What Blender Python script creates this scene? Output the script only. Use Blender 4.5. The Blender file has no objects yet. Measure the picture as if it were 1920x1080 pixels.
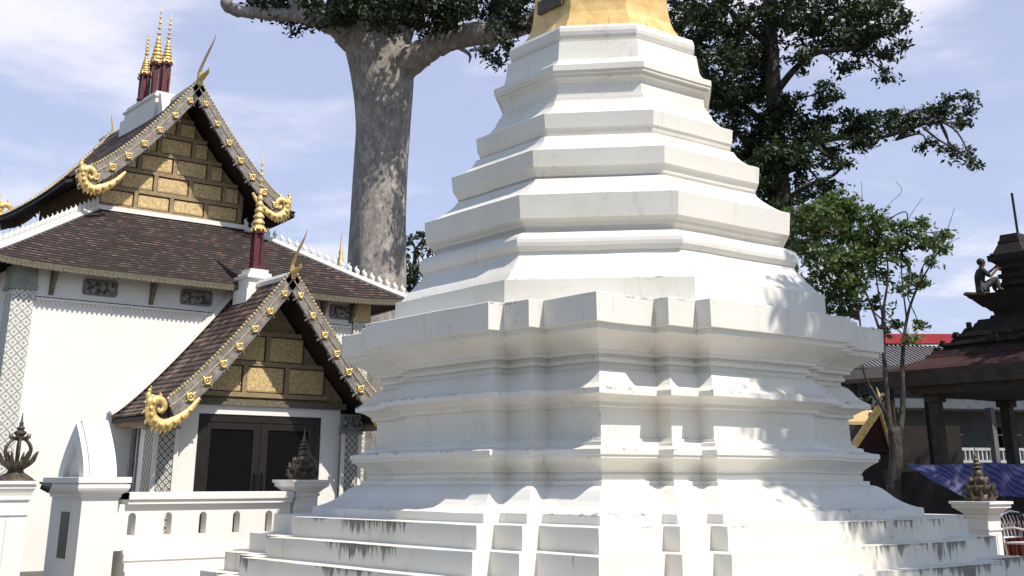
import bpy, bmesh, math, random
import numpy as np
from mathutils import Vector, Matrix
R = math.radians
sc = bpy.context.scene
COL = sc.collection
rnd = random.Random(7)
# ------------------------------------------------------------------ camera
F_PX, PITCH, CYP = 2168.7, R(18.15), 191.4
CAM = Vector((-12.449, -13.081, 1.5)); HEAD = R(39)
cam = bpy.data.cameras.new('camera'); cam_o = bpy.data.objects.new('camera', cam); COL.objects.link(cam_o)
cam_o.location = CAM; cam_o.rotation_euler = (R(90)+PITCH, 0, -HEAD)
cam.sensor_width = 36; cam.lens = 36*F_PX/1920; cam.shift_y = -(540-CYP)/1920; cam.clip_end = 2000
sc.camera = cam_o
def at(px, py, D):
    """world point that lies D metres deep in front of the photographer"""
    x = (px-960)/F_PX; Y = -(py-CYP)/F_PX
    y = math.cos(PITCH)-Y*math.sin(PITCH); z = math.sin(PITCH)+Y*math.cos(PITCH)
    k = D/y
    return Vector((CAM.x+k*(math.cos(HEAD)*x+math.sin(HEAD)*y), CAM.y+k*(-math.sin(HEAD)*x+math.cos(HEAD)*y), CAM.z+k*z))
# ------------------------------------------------------------------ materials
def newmat(name):
    m = bpy.data.materials.new(name); m.use_nodes = True
    nt = m.node_tree; b = nt.nodes['Principled BSDF']
    return m, nt, b
def N(nt, t, **kw):
    n = nt.nodes.new(t)
    for k, v in kw.items():
        if k in n.inputs.keys(): n.inputs[k].default_value = v
        else: setattr(n, k, v)
    return n
def ramp(nt, fac, stops):
    r = nt.nodes.new('ShaderNodeValToRGB'); nt.links.new(fac, r.inputs[0])
    e = r.color_ramp.elements
    while len(e) > len(stops): e.remove(e[-1])
    while len(e) < len(stops): e.new(0.5)
    for i, (p, c) in enumerate(stops):
        e[i].position = p; e[i].color = (*c, 1) if len(c) == 3 else c
    return r.outputs[0]
def coords(nt, scale=(1, 1, 1), kind='Object'):
    tc = nt.nodes.new('ShaderNodeTexCoord'); mp = nt.nodes.new('ShaderNodeMapping')
    mp.inputs['Scale'].default_value = scale; nt.links.new(tc.outputs[kind], mp.inputs[0]); return mp.outputs[0]
def noise(nt, vec, scale, detail=4, rough=.55):
    n = nt.nodes.new('ShaderNodeTexNoise'); n.inputs['Scale'].default_value = scale
    n.inputs['Detail'].default_value = detail; n.inputs['Roughness'].default_value = rough
    nt.links.new(vec, n.inputs['Vector']); return n.outputs['Fac']
def mixc(nt, fac, a, b, mode='MIX'):
    m = nt.nodes.new('ShaderNodeMix'); m.data_type = 'RGBA'; m.blend_type = mode
    for s, v in ((0, fac), (6, a), (7, b)):
        if hasattr(v, 'is_linked') or hasattr(v, 'node'): nt.links.new(v, m.inputs[s])
        else: m.inputs[s].default_value = v if s == 0 else (*v, 1)
    return m.outputs[2]
def math_(nt, op, a, b=0.0, c=0.0):
    m = nt.nodes.new('ShaderNodeMath'); m.operation = op
    for s, v in ((0, a), (1, b), (2, c)):
        if hasattr(v, 'node'): nt.links.new(v, m.inputs[s])
        else: m.inputs[s].default_value = v
    return m.outputs[0]
def bump(nt, b, h, dist=.01, strength=.5):
    n = nt.nodes.new('ShaderNodeBump'); n.inputs['Distance'].default_value = dist; n.inputs['Strength'].default_value = strength
    nt.links.new(h, n.inputs['Height']); nt.links.new(n.outputs[0], b.inputs['Normal'])
def simple(name, c1, c2=None, rough=.7, metal=0, scale=6, bmp=.004, lo=.35, hi=.65, detail=5, stretch=(1, 1, 1)):
    m, nt, b = newmat(name); v = coords(nt, stretch); n = noise(nt, v, scale, detail)
    nt.links.new(ramp(nt, n, [(lo, c1), (hi, c2 or tuple(x*.8 for x in c1))]), b.inputs['Base Color'])
    b.inputs['Roughness'].default_value = rough; b.inputs['Metallic'].default_value = metal
    if bmp: bump(nt, b, noise(nt, v, scale*5, 3), bmp, .6)
    return m
M = {}
def plaster(name, base, grime, steps=False):
    m, nt, b = newmat(name)
    v = coords(nt); big = noise(nt, v, .7, 6, .6); fine = noise(nt, v, 9, 6, .65)
    c = mixc(nt, math_(nt, 'MULTIPLY', ramp_f(nt, big, .42, .75), .5*grime), base, tuple(x*y for x, y in zip(base, (.88, .86, .80))))
    c = mixc(nt, math_(nt, 'MULTIPLY', ramp_f(nt, fine, .62, .78), .22*grime), c, tuple(x*.62 for x in base))
    # hairline cracks
    vor = nt.nodes.new('ShaderNodeTexVoronoi'); vor.feature = 'DISTANCE_TO_EDGE'; vor.inputs['Scale'].default_value = 1.1
    wv = nt.nodes.new('ShaderNodeVectorMath'); wv.operation = 'ADD'
    nz = nt.nodes.new('ShaderNodeTexNoise'); nz.inputs['Scale'].default_value = 2.5; nt.links.new(v, nz.inputs['Vector'])
    nt.links.new(v, wv.inputs[0]); nt.links.new(nz.outputs['Color'], wv.inputs[1]); nt.links.new(wv.outputs[0], vor.inputs['Vector'])
    cr = math_(nt, 'LESS_THAN', vor.outputs['Distance'], .0045)
    c = mixc(nt, math_(nt, 'MULTIPLY', cr, math_(nt, 'MULTIPLY', ramp_f(nt, big, .5, .6), .35*grime)), c, (.3, .28, .24))
    # rain streaks
    vs = coords(nt, (5, 5, .55)); st = noise(nt, vs, 1.6, 5, .6)
    c = mixc(nt, math_(nt, 'MULTIPLY', ramp_f(nt, st, .58, .74), .30*grime), c, (.42, .40, .34))
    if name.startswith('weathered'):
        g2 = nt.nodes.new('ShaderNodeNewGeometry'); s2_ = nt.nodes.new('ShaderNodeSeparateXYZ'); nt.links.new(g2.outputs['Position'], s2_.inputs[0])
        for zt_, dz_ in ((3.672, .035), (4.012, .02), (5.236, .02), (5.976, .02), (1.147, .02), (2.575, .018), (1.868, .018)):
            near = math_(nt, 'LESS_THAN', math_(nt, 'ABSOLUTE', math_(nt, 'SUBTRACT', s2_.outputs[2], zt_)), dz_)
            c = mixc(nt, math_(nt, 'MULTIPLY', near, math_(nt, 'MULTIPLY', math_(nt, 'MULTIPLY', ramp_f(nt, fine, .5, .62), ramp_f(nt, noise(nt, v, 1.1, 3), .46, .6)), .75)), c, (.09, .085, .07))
    if steps:
        geo = nt.nodes.new('ShaderNodeNewGeometry'); sp = nt.nodes.new('ShaderNodeSeparateXYZ'); nt.links.new(geo.outputs['Position'], sp.inputs[0])
        zf = math_(nt, 'FRACT', math_(nt, 'DIVIDE', math_(nt, 'SUBTRACT', 1.032, sp.outputs[2]), .267))   # 0 at the top edge of a step
        vs2 = coords(nt, (4.5, 4.5, .4)); s2 = noise(nt, vs2, 2.2, 7, .75); area = noise(nt, v, .6, 3)
        fall = math_(nt, 'SUBTRACT', s2, math_(nt, 'MULTIPLY', zf, .26))
        fall = math_(nt, 'ADD', fall, math_(nt, 'MULTIPLY', math_(nt, 'SUBTRACT', area, .5), 1.3))
        low = math_(nt, 'LESS_THAN', sp.outputs[2], 1.03)
        c = mixc(nt, math_(nt, 'MULTIPLY', math_(nt, 'MULTIPLY', ramp_f(nt, fall, .565, .67), low), .8), c, (.06, .055, .042))
        edge = math_(nt, 'LESS_THAN', zf, .07)
        c = mixc(nt, math_(nt, 'MULTIPLY', math_(nt, 'MULTIPLY', edge, low), math_(nt, 'MULTIPLY', math_(nt, 'MULTIPLY', ramp_f(nt, fine, .45, .6), ramp_f(nt, area, .45, .6)), .7)), c, (.12, .11, .09))
    nt.links.new(c, b.inputs['Base Color']); b.inputs['Roughness'].default_value = .72
    bump(nt, b, math_(nt, 'ADD', noise(nt, v, 3, 5), math_(nt, 'MULTIPLY', fine, .4)), .012, .35)
    return m
def ramp_f(nt, fac, lo, hi):
    n = nt.nodes.new('ShaderNodeMapRange'); n.inputs[1].default_value = lo; n.inputs[2].default_value = hi; n.interpolation_type = 'SMOOTHSTEP'
    nt.links.new(fac, n.inputs[0]); return n.outputs[0]
M['stupa'] = plaster('weathered_white_plaster', (.71, .685, .635), 1.3)
M['plinth'] = plaster('stained_white_plaster', (.69, .66, .60), 1.4, True)
M['wall'] = plaster('white_wall_paint', (.78, .755, .715), .45)
M['fence'] = plaster('white_balustrade_paint', (.76, .735, .69), .6)
M['gold'] = simple('gold_leaf', (.80, .60, .26), (.58, .38, .12), .42, .4, 14, .012)
M['trim'] = simple('faded_gold_trim', (.55, .46, .27), (.36, .28, .15), .55, .2, 14, .008)
M['goldbell'] = simple('brushed_gold_sheet', (.88, .62, .27), (.68, .42, .14), .42, .45, 5, .006, .3, .7)
M['silver'] = simple('weathered_silver_board', (.27, .245, .225), (.13, .115, .105), .65, .05, 9, .006)
M['darkwood'] = simple('dark_brown_wood', (.022, .015, .011), (.010, .007, .006), .75, 0, 8, .003)
M['frame'] = simple('ochre_carved_frame', (.40, .29, .17), (.23, .165, .09), .65, .05, 24, .02)
M['panel'] = simple('mottled_yellow_panel', (.72, .54, .27), (.40, .28, .12), .65, .05, 26, .012, .36, .64)
M['eave'] = simple('dull_gilt_eave_board', (.19, .165, .11), (.10, .085, .055), .6, .1, 26, .02)
M['maroon'] = simple('maroon_lacquer', (.13, .022, .03), (.07, .012, .018), .45, 0, 10, .003)
M['bronze'] = simple('aged_bronze', (.13, .10, .07), (.045, .036, .028), .5, .45, 18, .01)
M['relief'] = simple('grey_stucco_relief', (.34, .33, .31), (.08, .078, .075), .8, 0, 13, .03, .45, .55)
M['relief_frame'] = simple('grey_relief_frame', (.22, .215, .205), (.14, .135, .13), .8, 0, 12, .01)
M['door'] = simple('dark_door_frame', (.020, .016, .014), (.012, .010, .009), .4, 0, 6, .002)
M['iron'] = simple('black_iron', (.02, .02, .02), (.012, .012, .012), .5, .3, 10, 0)
M['whiteiron'] = simple('white_painted_iron', (.75, .74, .71), (.6, .58, .54), .5, 0, 10, 0)
M['greypillar'] = simple('grey_green_plaster', (.30, .32, .29), (.22, .235, .21), .8, 0, 5, .004)
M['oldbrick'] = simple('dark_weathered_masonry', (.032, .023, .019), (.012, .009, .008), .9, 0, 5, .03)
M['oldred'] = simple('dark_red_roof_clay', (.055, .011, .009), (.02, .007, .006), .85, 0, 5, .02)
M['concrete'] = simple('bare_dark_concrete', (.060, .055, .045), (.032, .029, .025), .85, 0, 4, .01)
M['redroof'] = simple('red_metal_roof', (.42, .03, .035), (.30, .02, .025), .5, 0, 3, .003)
M['greyroof'] = simple('grey_fibre_roof', (.19, .19, .195), (.13, .13, .135), .7, 0, 3, .006)
M['dimwall'] = simple('grey_painted_wall', (.13, .133, .14), (.09, .09, .095), .8, 0, 2, .004)
M['dimwhite'] = simple('dull_white_paint', (.5, .5, .49), (.38, .38, .37), .7, 0, 4, .003)
M['orange'] = simple('orange_red_plastic', (.62, .10, .03), (.48, .07, .02), .5, 0, 5, 0)
M['plank'] = simple('rough_plank', (.11, .075, .05), (.06, .042, .03), .8, 0, 6, .006, stretch=(1, 6, 6))
M['skin'] = simple('tanned_skin', (.16, .085, .055), (.12, .062, .04), .55, 0, 10, .002)
M['shirt'] = simple('dark_work_shirt', (.030, .030, .034), (.016, .016, .02), .85, 0, 12, .004)
M['trousers'] = simple('grey_trousers', (.085, .088, .095), (.05, .052, .058), .85, 0, 12, .004)
M['hair'] = simple('black_hair', (.008, .007, .006), (.004, .004, .004), .6, 0, 30, .002)
M['soil'] = simple('flower_bed_soil', (.05, .035, .022), (.025, .018, .012), .95, 0, 5, .02)
def glassmat():
    m, nt, b = newmat('dark_door_glass'); b.inputs['Base Color'].default_value = (.006, .006, .007, 1); b.inputs['Roughness'].default_value = .08
    b.inputs['Specular IOR Level'].default_value = .15
    return m
M['glass'] = glassmat()
def tilemat(name, c1, c2, c3):
    m, nt, b = newmat(name); v = coords(nt, kind='UV')
    br = nt.nodes.new('ShaderNodeTexBrick'); br.offset = .5
    br.inputs['Scale'].default_value = 1; br.inputs['Brick Width'].default_value = .13; br.inputs['Row Height'].default_value = .115
    br.inputs['Mortar Size'].default_value = .007; br.inputs['Mortar Smooth'].default_value = .2; br.inputs['Bias'].default_value = 0
    br.inputs['Color1'].default_value = (0, 0, 0, 1); br.inputs['Color2'].default_value = (1, 1, 1, 1); br.inputs['Mortar'].default_value = (.5, .5, .5, 1)
    nt.links.new(v, br.inputs['Vector'])
    c = ramp(nt, br.outputs['Color'], [(.0, c1), (.55, c2), (1, c3)])
    c = mixc(nt, math_(nt, 'MULTIPLY', ramp_f(nt, noise(nt, coords(nt), 1.1, 6, .7), .45, .7), .6), c, (.03, .025, .022))
    c = mixc(nt, math_(nt, 'MULTIPLY', ramp_f(nt, noise(nt, coords(nt), 12, 4, .7), .58, .75), .3), c, (.22, .17, .15))
    c = mixc(nt, br.outputs['Fac'], c, (.008, .006, .006))
    nt.links.new(c, b.inputs['Base Color']); b.inputs['Roughness'].default_value = .8
    bump(nt, b, math_(nt, 'SUBTRACT', noise(nt, v, 14, 3), br.outputs['Fac']), .015, .8)
    return m
M['tile'] = tilemat('brown_clay_tiles', (.030, .018, .016), (.075, .042, .034), (.20, .125, .10))
def lattice(name, cell, base, ink, th=.17):
    m, nt, b = newmat(name)
    geo = nt.nodes.new('ShaderNodeTexCoord'); sp = nt.nodes.new('ShaderNodeSeparateXYZ'); nt.links.new(geo.outputs['Object'], sp.inputs[0])
    h = math_(nt, 'ADD', sp.outputs[0], sp.outputs[1])
    p = math_(nt, 'DIVIDE', math_(nt, 'ADD', h, sp.outputs[2]), cell); q = math_(nt, 'DIVIDE', math_(nt, 'SUBTRACT', h, sp.outputs[2]), cell)
    f = [math_(nt, 'ABSOLUTE', math_(nt, 'SUBTRACT', math_(nt, 'FRACT', x), .5)) for x in (p, q)]
    mn = math_(nt, 'MINIMUM', f[0], f[1]); line = math_(nt, 'LESS_THAN', mn, th*.5)
    d = math_(nt, 'SQRT', math_(nt, 'ADD', math_(nt, 'POWER', math_(nt, 'SUBTRACT', .5, f[0]), 2), math_(nt, 'POWER', math_(nt, 'SUBTRACT', .5, f[1]), 2)))
    dot = math_(nt, 'LESS_THAN', d, .16)
    nt.links.new(mixc(nt, math_(nt, 'MAXIMUM', line, dot), base, ink), b.inputs['Base Color']); b.inputs['Roughness'].default_value = .7
    bump(nt, b, math_(nt, 'MAXIMUM', line, dot), .01, .6)
    return m
M['lattice'] = lattice('white_pierced_lattice', .13, (.60, .58, .53), (.11, .10, .085), .26)
M['lattice_pale'] = lattice('pale_diamond_lattice', .19, (.62, .61, .57), (.27, .27, .23), .16)
def tarp():
    m, nt, b = newmat('blue_striped_tarpaulin'); v = coords(nt, (1, 1, 1))
    w = nt.nodes.new('ShaderNodeTexWave'); w.inputs['Scale'].default_value = 5; w.bands_direction = 'X'; nt.links.new(v, w.inputs['Vector'])
    nt.links.new(ramp(nt, w.outputs['Fac'], [(.40, (.010, .014, .075)), (.5, (.05, .055, .19))]), b.inputs['Base Color']); b.inputs['Roughness'].default_value = .6
    return m
M['tarp'] = tarp()
def bark(name, a, c, l, s=1.0):
    m, nt, b = newmat(name); v = coords(nt, (1, 1, .33)); v2 = coords(nt, (1, 1, .8))
    n1 = noise(nt, v, 7*s, 8, .75); n2 = noise(nt, v2, 2.6*s, 8, .8)
    k = ramp(nt, n1, [(.38, a), (.52, c), (.63, l)])
    k = mixc(nt, math_(nt, 'MULTIPLY', ramp_f(nt, n2, .5, .62), .7), k, tuple(x*1.35 for x in l))
    k = mixc(nt, math_(nt, 'MULTIPLY', ramp_f(nt, noise(nt, v2, 2.2*s, 8, .8), .6, .68), .7), k, tuple(x*.4 for x in a))
    nt.links.new(k, b.inputs['Base Color']); b.inputs['Roughness'].default_value = .9
    bump(nt, b, n1, .07, .9)
    return m
M['bark'] = bark('grey_mottled_bark', (.20, .18, .16), (.28, .255, .23), (.40, .36, .32))
M['bark_dark'] = bark('dark_brown_bark', (.03, .024, .02), (.055, .045, .037), (.11, .09, .07), 2)
M['bark_pale'] = bark('pale_grey_bark', (.07, .065, .058), (.12, .11, .10), (.19, .18, .16), 3)
def leafmat(name, a, bcol, c):
    m, nt, b = newmat(name); v = coords(nt)
    k = ramp(nt, noise(nt, v, 2.2, 2), [(.35, a), (.5, bcol), (.64, c)])
    k = mixc(nt, ramp_f(nt, noise(nt, v, 9, 1), .35, .7), k, tuple(x*.6 for x in bcol))
    nt.links.new(k, b.inputs['Base Color']); b.inputs['Roughness'].default_value = .55
    out = nt.nodes['Material Output']; tr = nt.nodes.new('ShaderNodeBsdfTranslucent'); nt.links.new(k, tr.inputs[0])
    mx = nt.nodes.new('ShaderNodeMixShader'); mx.inputs[0].default_value = .28
    nt.links.new(b.outputs[0], mx.inputs[1]); nt.links.new(tr.outputs[0], mx.inputs[2]); nt.links.new(mx.outputs[0], out.inputs[0])
    return m
M['leaf_dark'] = leafmat('dark_green_leaves', (.018, .034, .012), (.032, .056, .018), (.060, .094, .028))
M['leaf_light'] = leafmat('bright_green_leaves', (.05, .09, .022), (.10, .165, .038), (.20, .27, .07))
M['leaf_big'] = leafmat('deep_green_leaves', (.014, .024, .010), (.026, .042, .015), (.045, .070, .024))
# ------------------------------------------------------------------ mesh helpers
class MB:
    def __init__(s): s.v = []; s.f = []; s.uv = {}; s.sm = False
    def add(s, vs, fs, uvs=None):
        o = len(s.v); s.v += [tuple(p) for p in vs]
        for i, f in enumerate(fs):
            if uvs: s.uv[len(s.f)] = uvs[i]
            s.f.append([o+k for k in f])
        return s
    def box(s, x0, x1, y0, y1, z0, z1):
        vs = [(x, y, z) for z in (z0, z1) for y in (y0, y1) for x in (x0, x1)]
        return s.add(vs, [(0, 2, 3, 1), (4, 5, 7, 6), (0, 1, 5, 4), (1, 3, 7, 5), (3, 2, 6, 7), (2, 0, 4, 6)])
    def bar(s, a, b, w, h=None):
        """rectangular bar between two points"""
        h = h or w; a = Vector(a); b = Vector(b); d = (b-a).normalized()
        up = Vector((0, 0, 1)) if abs(d.z) < .95 else Vector((1, 0, 0))
        sx = d.cross(up).normalized(); sy = sx.cross(d)
        vs = [p+sx*(i*w/2)+sy*(j*h/2) for p in (a, b) for i, j in ((-1, -1), (1, -1), (1, 1), (-1, 1))]
        return s.add(vs, [(3, 2, 1, 0), (4, 5, 6, 7), (0, 1, 5, 4), (1, 2, 6, 5), (2, 3, 7, 6), (3, 0, 4, 7)])
    def rings(s, rs, cap0=True, cap1=True):
        n = len(rs[0]); vs = [p for r in rs for p in r]; fs = []
        for i in range(len(rs)-1):
            for j in range(n):
                k = (j+1) % n; fs.append((i*n+j, i*n+k, (i+1)*n+k, (i+1)*n+j))
        if cap0: fs.append(tuple(range(n))[::-1])
        if cap1: fs.append(tuple((len(rs)-1)*n+j for j in range(n)))
        return s.add(vs, fs)
    def lathe(s, c, prof, n=16, ph=0, sq=1.0):
        return s.rings([[(c[0]+r*math.cos(ph+2*math.pi*j/n), c[1]+r*sq*math.sin(ph+2*math.pi*j/n), c[2]+z) for j in range(n)] for r, z in prof])
    def tube(s, pts, rad, n=8, flat=1.0, normal=None):
        pts = [Vector(p) for p in pts]; m = len(pts)
        if not hasattr(rad, '__len__'): rad = [rad]*m
        rs = []; prev = None
        for i, p in enumerate(pts):
            d = (pts[min(i+1, m-1)]-pts[max(i-1, 0)]).normalized()
            if normal is not None: x = Vector(normal).normalized(); x = (x-d*x.dot(d)).normalized()
            elif prev is None:
                x = d.cross(Vector((0, 0, 1)) if abs(d.z) < .9 else Vector((1, 0, 0))).normalized()
            else: x = (prev-d*prev.dot(d)).normalized()
            prev = x; y = d.cross(x)
            rs.append([p+x*(rad[i]*flat*math.cos(2*math.pi*k/n))+y*(rad[i]*math.sin(2*math.pi*k/n)) for k in range(n)])
        return s.rings(rs)
    def extrude(s, poly, axis, a, b):
        """poly: 2-D points in the plane across axis ('y': x,z ; 'x': y,z ; 'z': x,y)"""
        f = {'y': lambda p, t: (p[0], t, p[1]), 'x': lambda p, t: (t, p[0], p[1]), 'z': lambda p, t: (p[0], p[1], t)}[axis]
        return s.rings([[f(p, a) for p in poly], [f(p, b) for p in poly]])
    def ball(s, c, r, n=10, m=6, sz=1.0):
        return s.lathe(c, [(max(r*math.sin(math.pi*i/m), r*.02), -r*sz*math.cos(math.pi*i/m)) for i in range(m+1)], n)
    def build(s, name, mt, parent=None, smooth=False, ang=40):
        me = bpy.data.meshes.new(name)
        org = Vector((0, 0, 0)) if parent is None else root_of(parent)['_org'] if '_org' in root_of(parent) else (0, 0, 0)
        org = Vector(org)
        me.from_pydata([tuple(Vector(v)-org) for v in s.v], [], s.f)
        if s.uv:
            l = me.uv_layers.new(name='uv')
            for i, p in enumerate(me.polygons):
                u = s.uv.get(i)
                if u:
                    for k, li in enumerate(p.loop_indices): l.data[li].uv = u[k]
        me.materials.append(M[mt] if isinstance(mt, str) else mt)
        bm = bmesh.new(); bm.from_mesh(me); bmesh.ops.recalc_face_normals(bm, faces=bm.faces); bm.to_mesh(me); bm.free()
        if smooth:
            me.polygons.foreach_set('use_smooth', [True]*len(me.polygons))
            if ang < 180: me.set_sharp_from_angle(angle=R(ang))
        o = bpy.data.objects.new(name, me); COL.objects.link(o)
        if parent is not None: o.parent = parent
        return o
def root_of(o):
    while o.parent: o = o.parent
    return o
def tag(o, label=None, cat=None, group=None, kind=None):
    for k, v in (('label', label), ('category', cat), ('group', group), ('kind', kind)):
        if v: o[k] = v
    return o
def thing(name, loc, label, cat, group=None):
    o = bpy.data.objects.new(name, None); COL.objects.link(o); o.location = loc; o['_org'] = tuple(loc); o.empty_display_size = .3
    return tag(o, label, cat, group)
def copy_tree(o, parent=None):
    c = o.copy(); COL.objects.link(c); c.parent = parent
    for ch in list(o.children): copy_tree(ch, c)
    return c
def smoothpath(pts, k=5):
    """Catmull-Rom through points (last number may be a radius)"""
    P = [np.array(p, float) for p in pts]; P = [2*P[0]-P[1]]+P+[2*P[-1]-P[-2]]; out = []
    for i in range(1, len(P)-2):
        for j in range(k):
            t = j/k; a, b, c, d = P[i-1:i+3]
            out.append(.5*((2*b)+(-a+c)*t+(2*a-5*b+4*c-d)*t*t+(-a+3*b-3*c+d)*t**3))
    out.append(P[-2]); return out
# ------------------------------------------------------------------ ground
def grid_mat(name, base, dark, w, h):
    m, nt, b = newmat(name); v = coords(nt)
    br = nt.nodes.new('ShaderNodeTexBrick'); br.offset = 0
    br.inputs['Scale'].default_value = 1; br.inputs['Brick Width'].default_value = w; br.inputs['Row Height'].default_value = h
    br.inputs['Mortar Size'].default_value = .008; br.inputs['Color1'].default_value = (*base, 1); br.inputs['Color2'].default_value = (*[x*.85 for x in base], 1)
    br.inputs['Mortar'].default_value = (*dark, 1); nt.links.new(v, br.inputs['Vector'])
    nt.links.new(mixc(nt, math_(nt, 'MULTIPLY', ramp_f(nt, noise(nt, v, 3, 8, .75), .5, .62), .7), br.outputs['Color'], dark), b.inputs['Base Color'])
    b.inputs['Roughness'].default_value = .85
    return m
M['ground'] = simple('trodden_earth_and_concrete', (.11, .10, .085), (.07, .065, .055), .9, 0, 2.2, .02)
M['court'] = grid_mat('pale_courtyard_paving', (.17, .15, .12), (.09, .08, .065), .4, .4)
M['redtile'] = grid_mat('red_brown_paving', (.24, .12, .085), (.11, .07, .05), .3, .3)
tag(MB().add([(-300, -300, 0), (400, -300, 0), (400, 400, 0), (-300, 400, 0)], [(0, 1, 2, 3)]).build('ground', 'ground'), kind='structure')
tag(MB().box(-14, 7.0, -14, 7.4, -.05, .012).build('courtyard_paving', 'court'), kind='structure')
tag(MB().box(7.35, 11.2, -9, 9, -.05, .008).build('red_path_paving', 'redtile'), kind='structure')
# ------------------------------------------------------------------ stupa
st = thing('white_stupa', (0, 0, 0), 'huge tiered white plaster stupa with stepped redented base and octagonal tiers under a golden bell', 'stupa')
pc, pn, pe, pm, pd = 2.925, 1.947, 3.165, 1.445, 3.409
quad = [(pd, -pm), (pd, pm), (pe, pm), (pe, pn), (pc, pn), (pc, pc), (pn, pc), (pn, pe), (pm, pe), (pm, pd)]
def redent(o, z):
    q = []
    for k in range(4):
        a = math.pi/2*k
        for i, (x, y) in enumerate(quad[1:]):
            sx = x+(o if x > 0 else -o); sy = y+(o if y > 0 else -o)
            q.append((sx*math.cos(a)-sy*math.sin(a), sx*math.sin(a)+sy*math.cos(a), z))
    return q
from mathutils import noise as mnoise
def wobble(rings_, amp=.010):
    n = len(rings_[0]); cnt = [max(1, int((Vector(rings_[0][i])-Vector(rings_[0][(i+1) % n])).length/.30)) for i in range(n)]
    out = []
    for rg_ in rings_:
        q = []
        for i in range(n):
            a, b = Vector(rg_[i]), Vector(rg_[(i+1) % n])
            for k in range(cnt[i]):
                p = a.lerp(b, k/cnt[i]); v = mnoise.noise_vector(p*1.7)*amp+mnoise.noise_vector(p*6.3)*amp*.35
                q.append((p.x+v.x, p.y+v.y, p.z+v.z*.8))
        out.append(q)
    return out
def rloft(prof, name, mt, cap0=True, cap1=True, par=None):
    return MB().rings(wobble([redent(o, z) for o, z in prof]), cap0, cap1).build(name, mt, par or st)
rloft([(1.42, -.02), (1.42, .232), (1.40, .236)], 'plinth_step', 'plinth')
rloft([(1.16, .20), (1.16, .498), (1.145, .503)], 'plinth_step', 'plinth')
rloft([(.905, .44), (.905, .765), (.89, .770)], 'plinth_step', 'plinth')
rloft([(.65, .72), (.65, 1.030), (.635, 1.035)], 'plinth_step', 'plinth')
rloft([(.24, 1.0), (.24, 1.14), (.225, 1.147), (.17, 1.158), (.10, 1.185), (.03, 1.225), (-.04, 1.28), (-.095, 1.34), (-.15, 1.395), (-.20, 1.43), (-.25, 1.445), (-.27, 1.447), (-.27, 1.50), (-.33, 1.504)], 'lower_bell_moulding', 'stupa')
rloft([(-.335, 1.46), (-.335, 1.57), (-.36, 1.60), (-.34, 1.606), (-.335, 1.63), (-.30, 1.67), (-.25, 1.71), (-.20, 1.745), (-.165, 1.765), (-.165, 1.80), (-.145, 1.805), (-.145, 1.865), (-.155, 1.872), (-.22, 1.885), (-.30, 1.91), (-.31, 1.955), (-.38, 1.965), (-.39, 2.0), (-.425, 2.005)], 'lotus_band', 'stupa')
rloft([(-.428, 1.95), (-.428, 2.42)], 'body_wall', 'stupa')
rloft([(-.42, 2.36), (-.37, 2.375), (-.37, 2.42), (-.33, 2.44), (-.285, 2.475), (-.22, 2.497), (-.185, 2.505), (-.185, 2.570), (-.195, 2.578), (-.23, 2.60), (-.285, 2.64), (-.33, 2.695), (-.37, 2.76), (-.41, 2.81), (-.455, 2.835), (-.47, 2.84)], 'upper_bell_moulding', 'stupa')
rloft([(-.475, 2.80), (-.475, 2.90), (-.43, 2.905), (-.43, 2.955), (-.45, 2.96), (-.45, 3.0), (-.37, 3.005), (-.37, 3.05), (-.35, 3.06), (-.32, 3.10), (-.26, 3.145), (-.19, 3.185), (-.12, 3.225), (-.06, 3.25), (-.06, 3.318), (-.005, 3.325), (.010, 3.66), (.0, 3.67)], 'cornice', 'stupa')
OCX, OCY = .046, -.037
oang = [R(-136.04+90*k+s*21.63) for k in range(4) for s in (-1, 1)]
def oloft(prof, name, mt, par=None, cap0=True, cap1=True):
    return MB().rings(wobble([[(OCX+r*math.cos(a), OCY+r*math.sin(a), z) for a in oang] for r, z in prof], 0 if mt == 'goldbell' else .009), cap0, cap1).build(name, mt, par or st)
oloft([(3.33, 3.62), (3.33, 4.0), (3.315, 4.007), (3.25, 4.02), (3.22, 4.06), (3.16, 4.13), (3.08, 4.21), (3.00, 4.30), (2.94, 4.38), (2.92, 4.43)], 'octagonal_tier', 'stupa')
oloft([(2.88, 4.40), (2.90, 4.42), (2.955, 4.455), (2.985, 4.50), (2.992, 4.55), (2.985, 4.60), (2.955, 4.645), (2.90, 4.685), (2.83, 4.71), (2.74, 4.73)], 'octagonal_torus', 'stupa')
oloft([(2.70, 4.70), (2.72, 4.765), (2.745, 4.79), (2.79, 4.81), (2.80, 4.85), (2.85, 4.88), (2.895, 4.90), (2.925, 5.225), (2.91, 5.235), (2.84, 5.25), (2.76, 5.29), (2.66, 5.35), (2.55, 5.43), (2.46, 5.51), (2.43, 5.56)], 'octagonal_tier', 'stupa')
oloft([(2.34, 5.52), (2.36, 5.565), (2.385, 5.59), (2.42, 5.605), (2.43, 5.65), (2.455, 5.69), (2.49, 5.72), (2.515, 5.965), (2.50, 5.975), (2.42, 5.99), (2.34, 6.03), (2.26, 6.09), (2.18, 6.17), (2.13, 6.26)], 'octagonal_tier', 'stupa')
oloft([(2.04, 6.22), (2.05, 6.28), (2.075, 6.31), (2.09, 6.36), (2.115, 6.39), (2.14, 6.61), (2.125, 6.618), (2.06, 6.63), (1.98, 6.67), (1.90, 6.74), (1.83, 6.82), (1.80, 6.90)], 'octagonal_tier', 'stupa')
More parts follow.
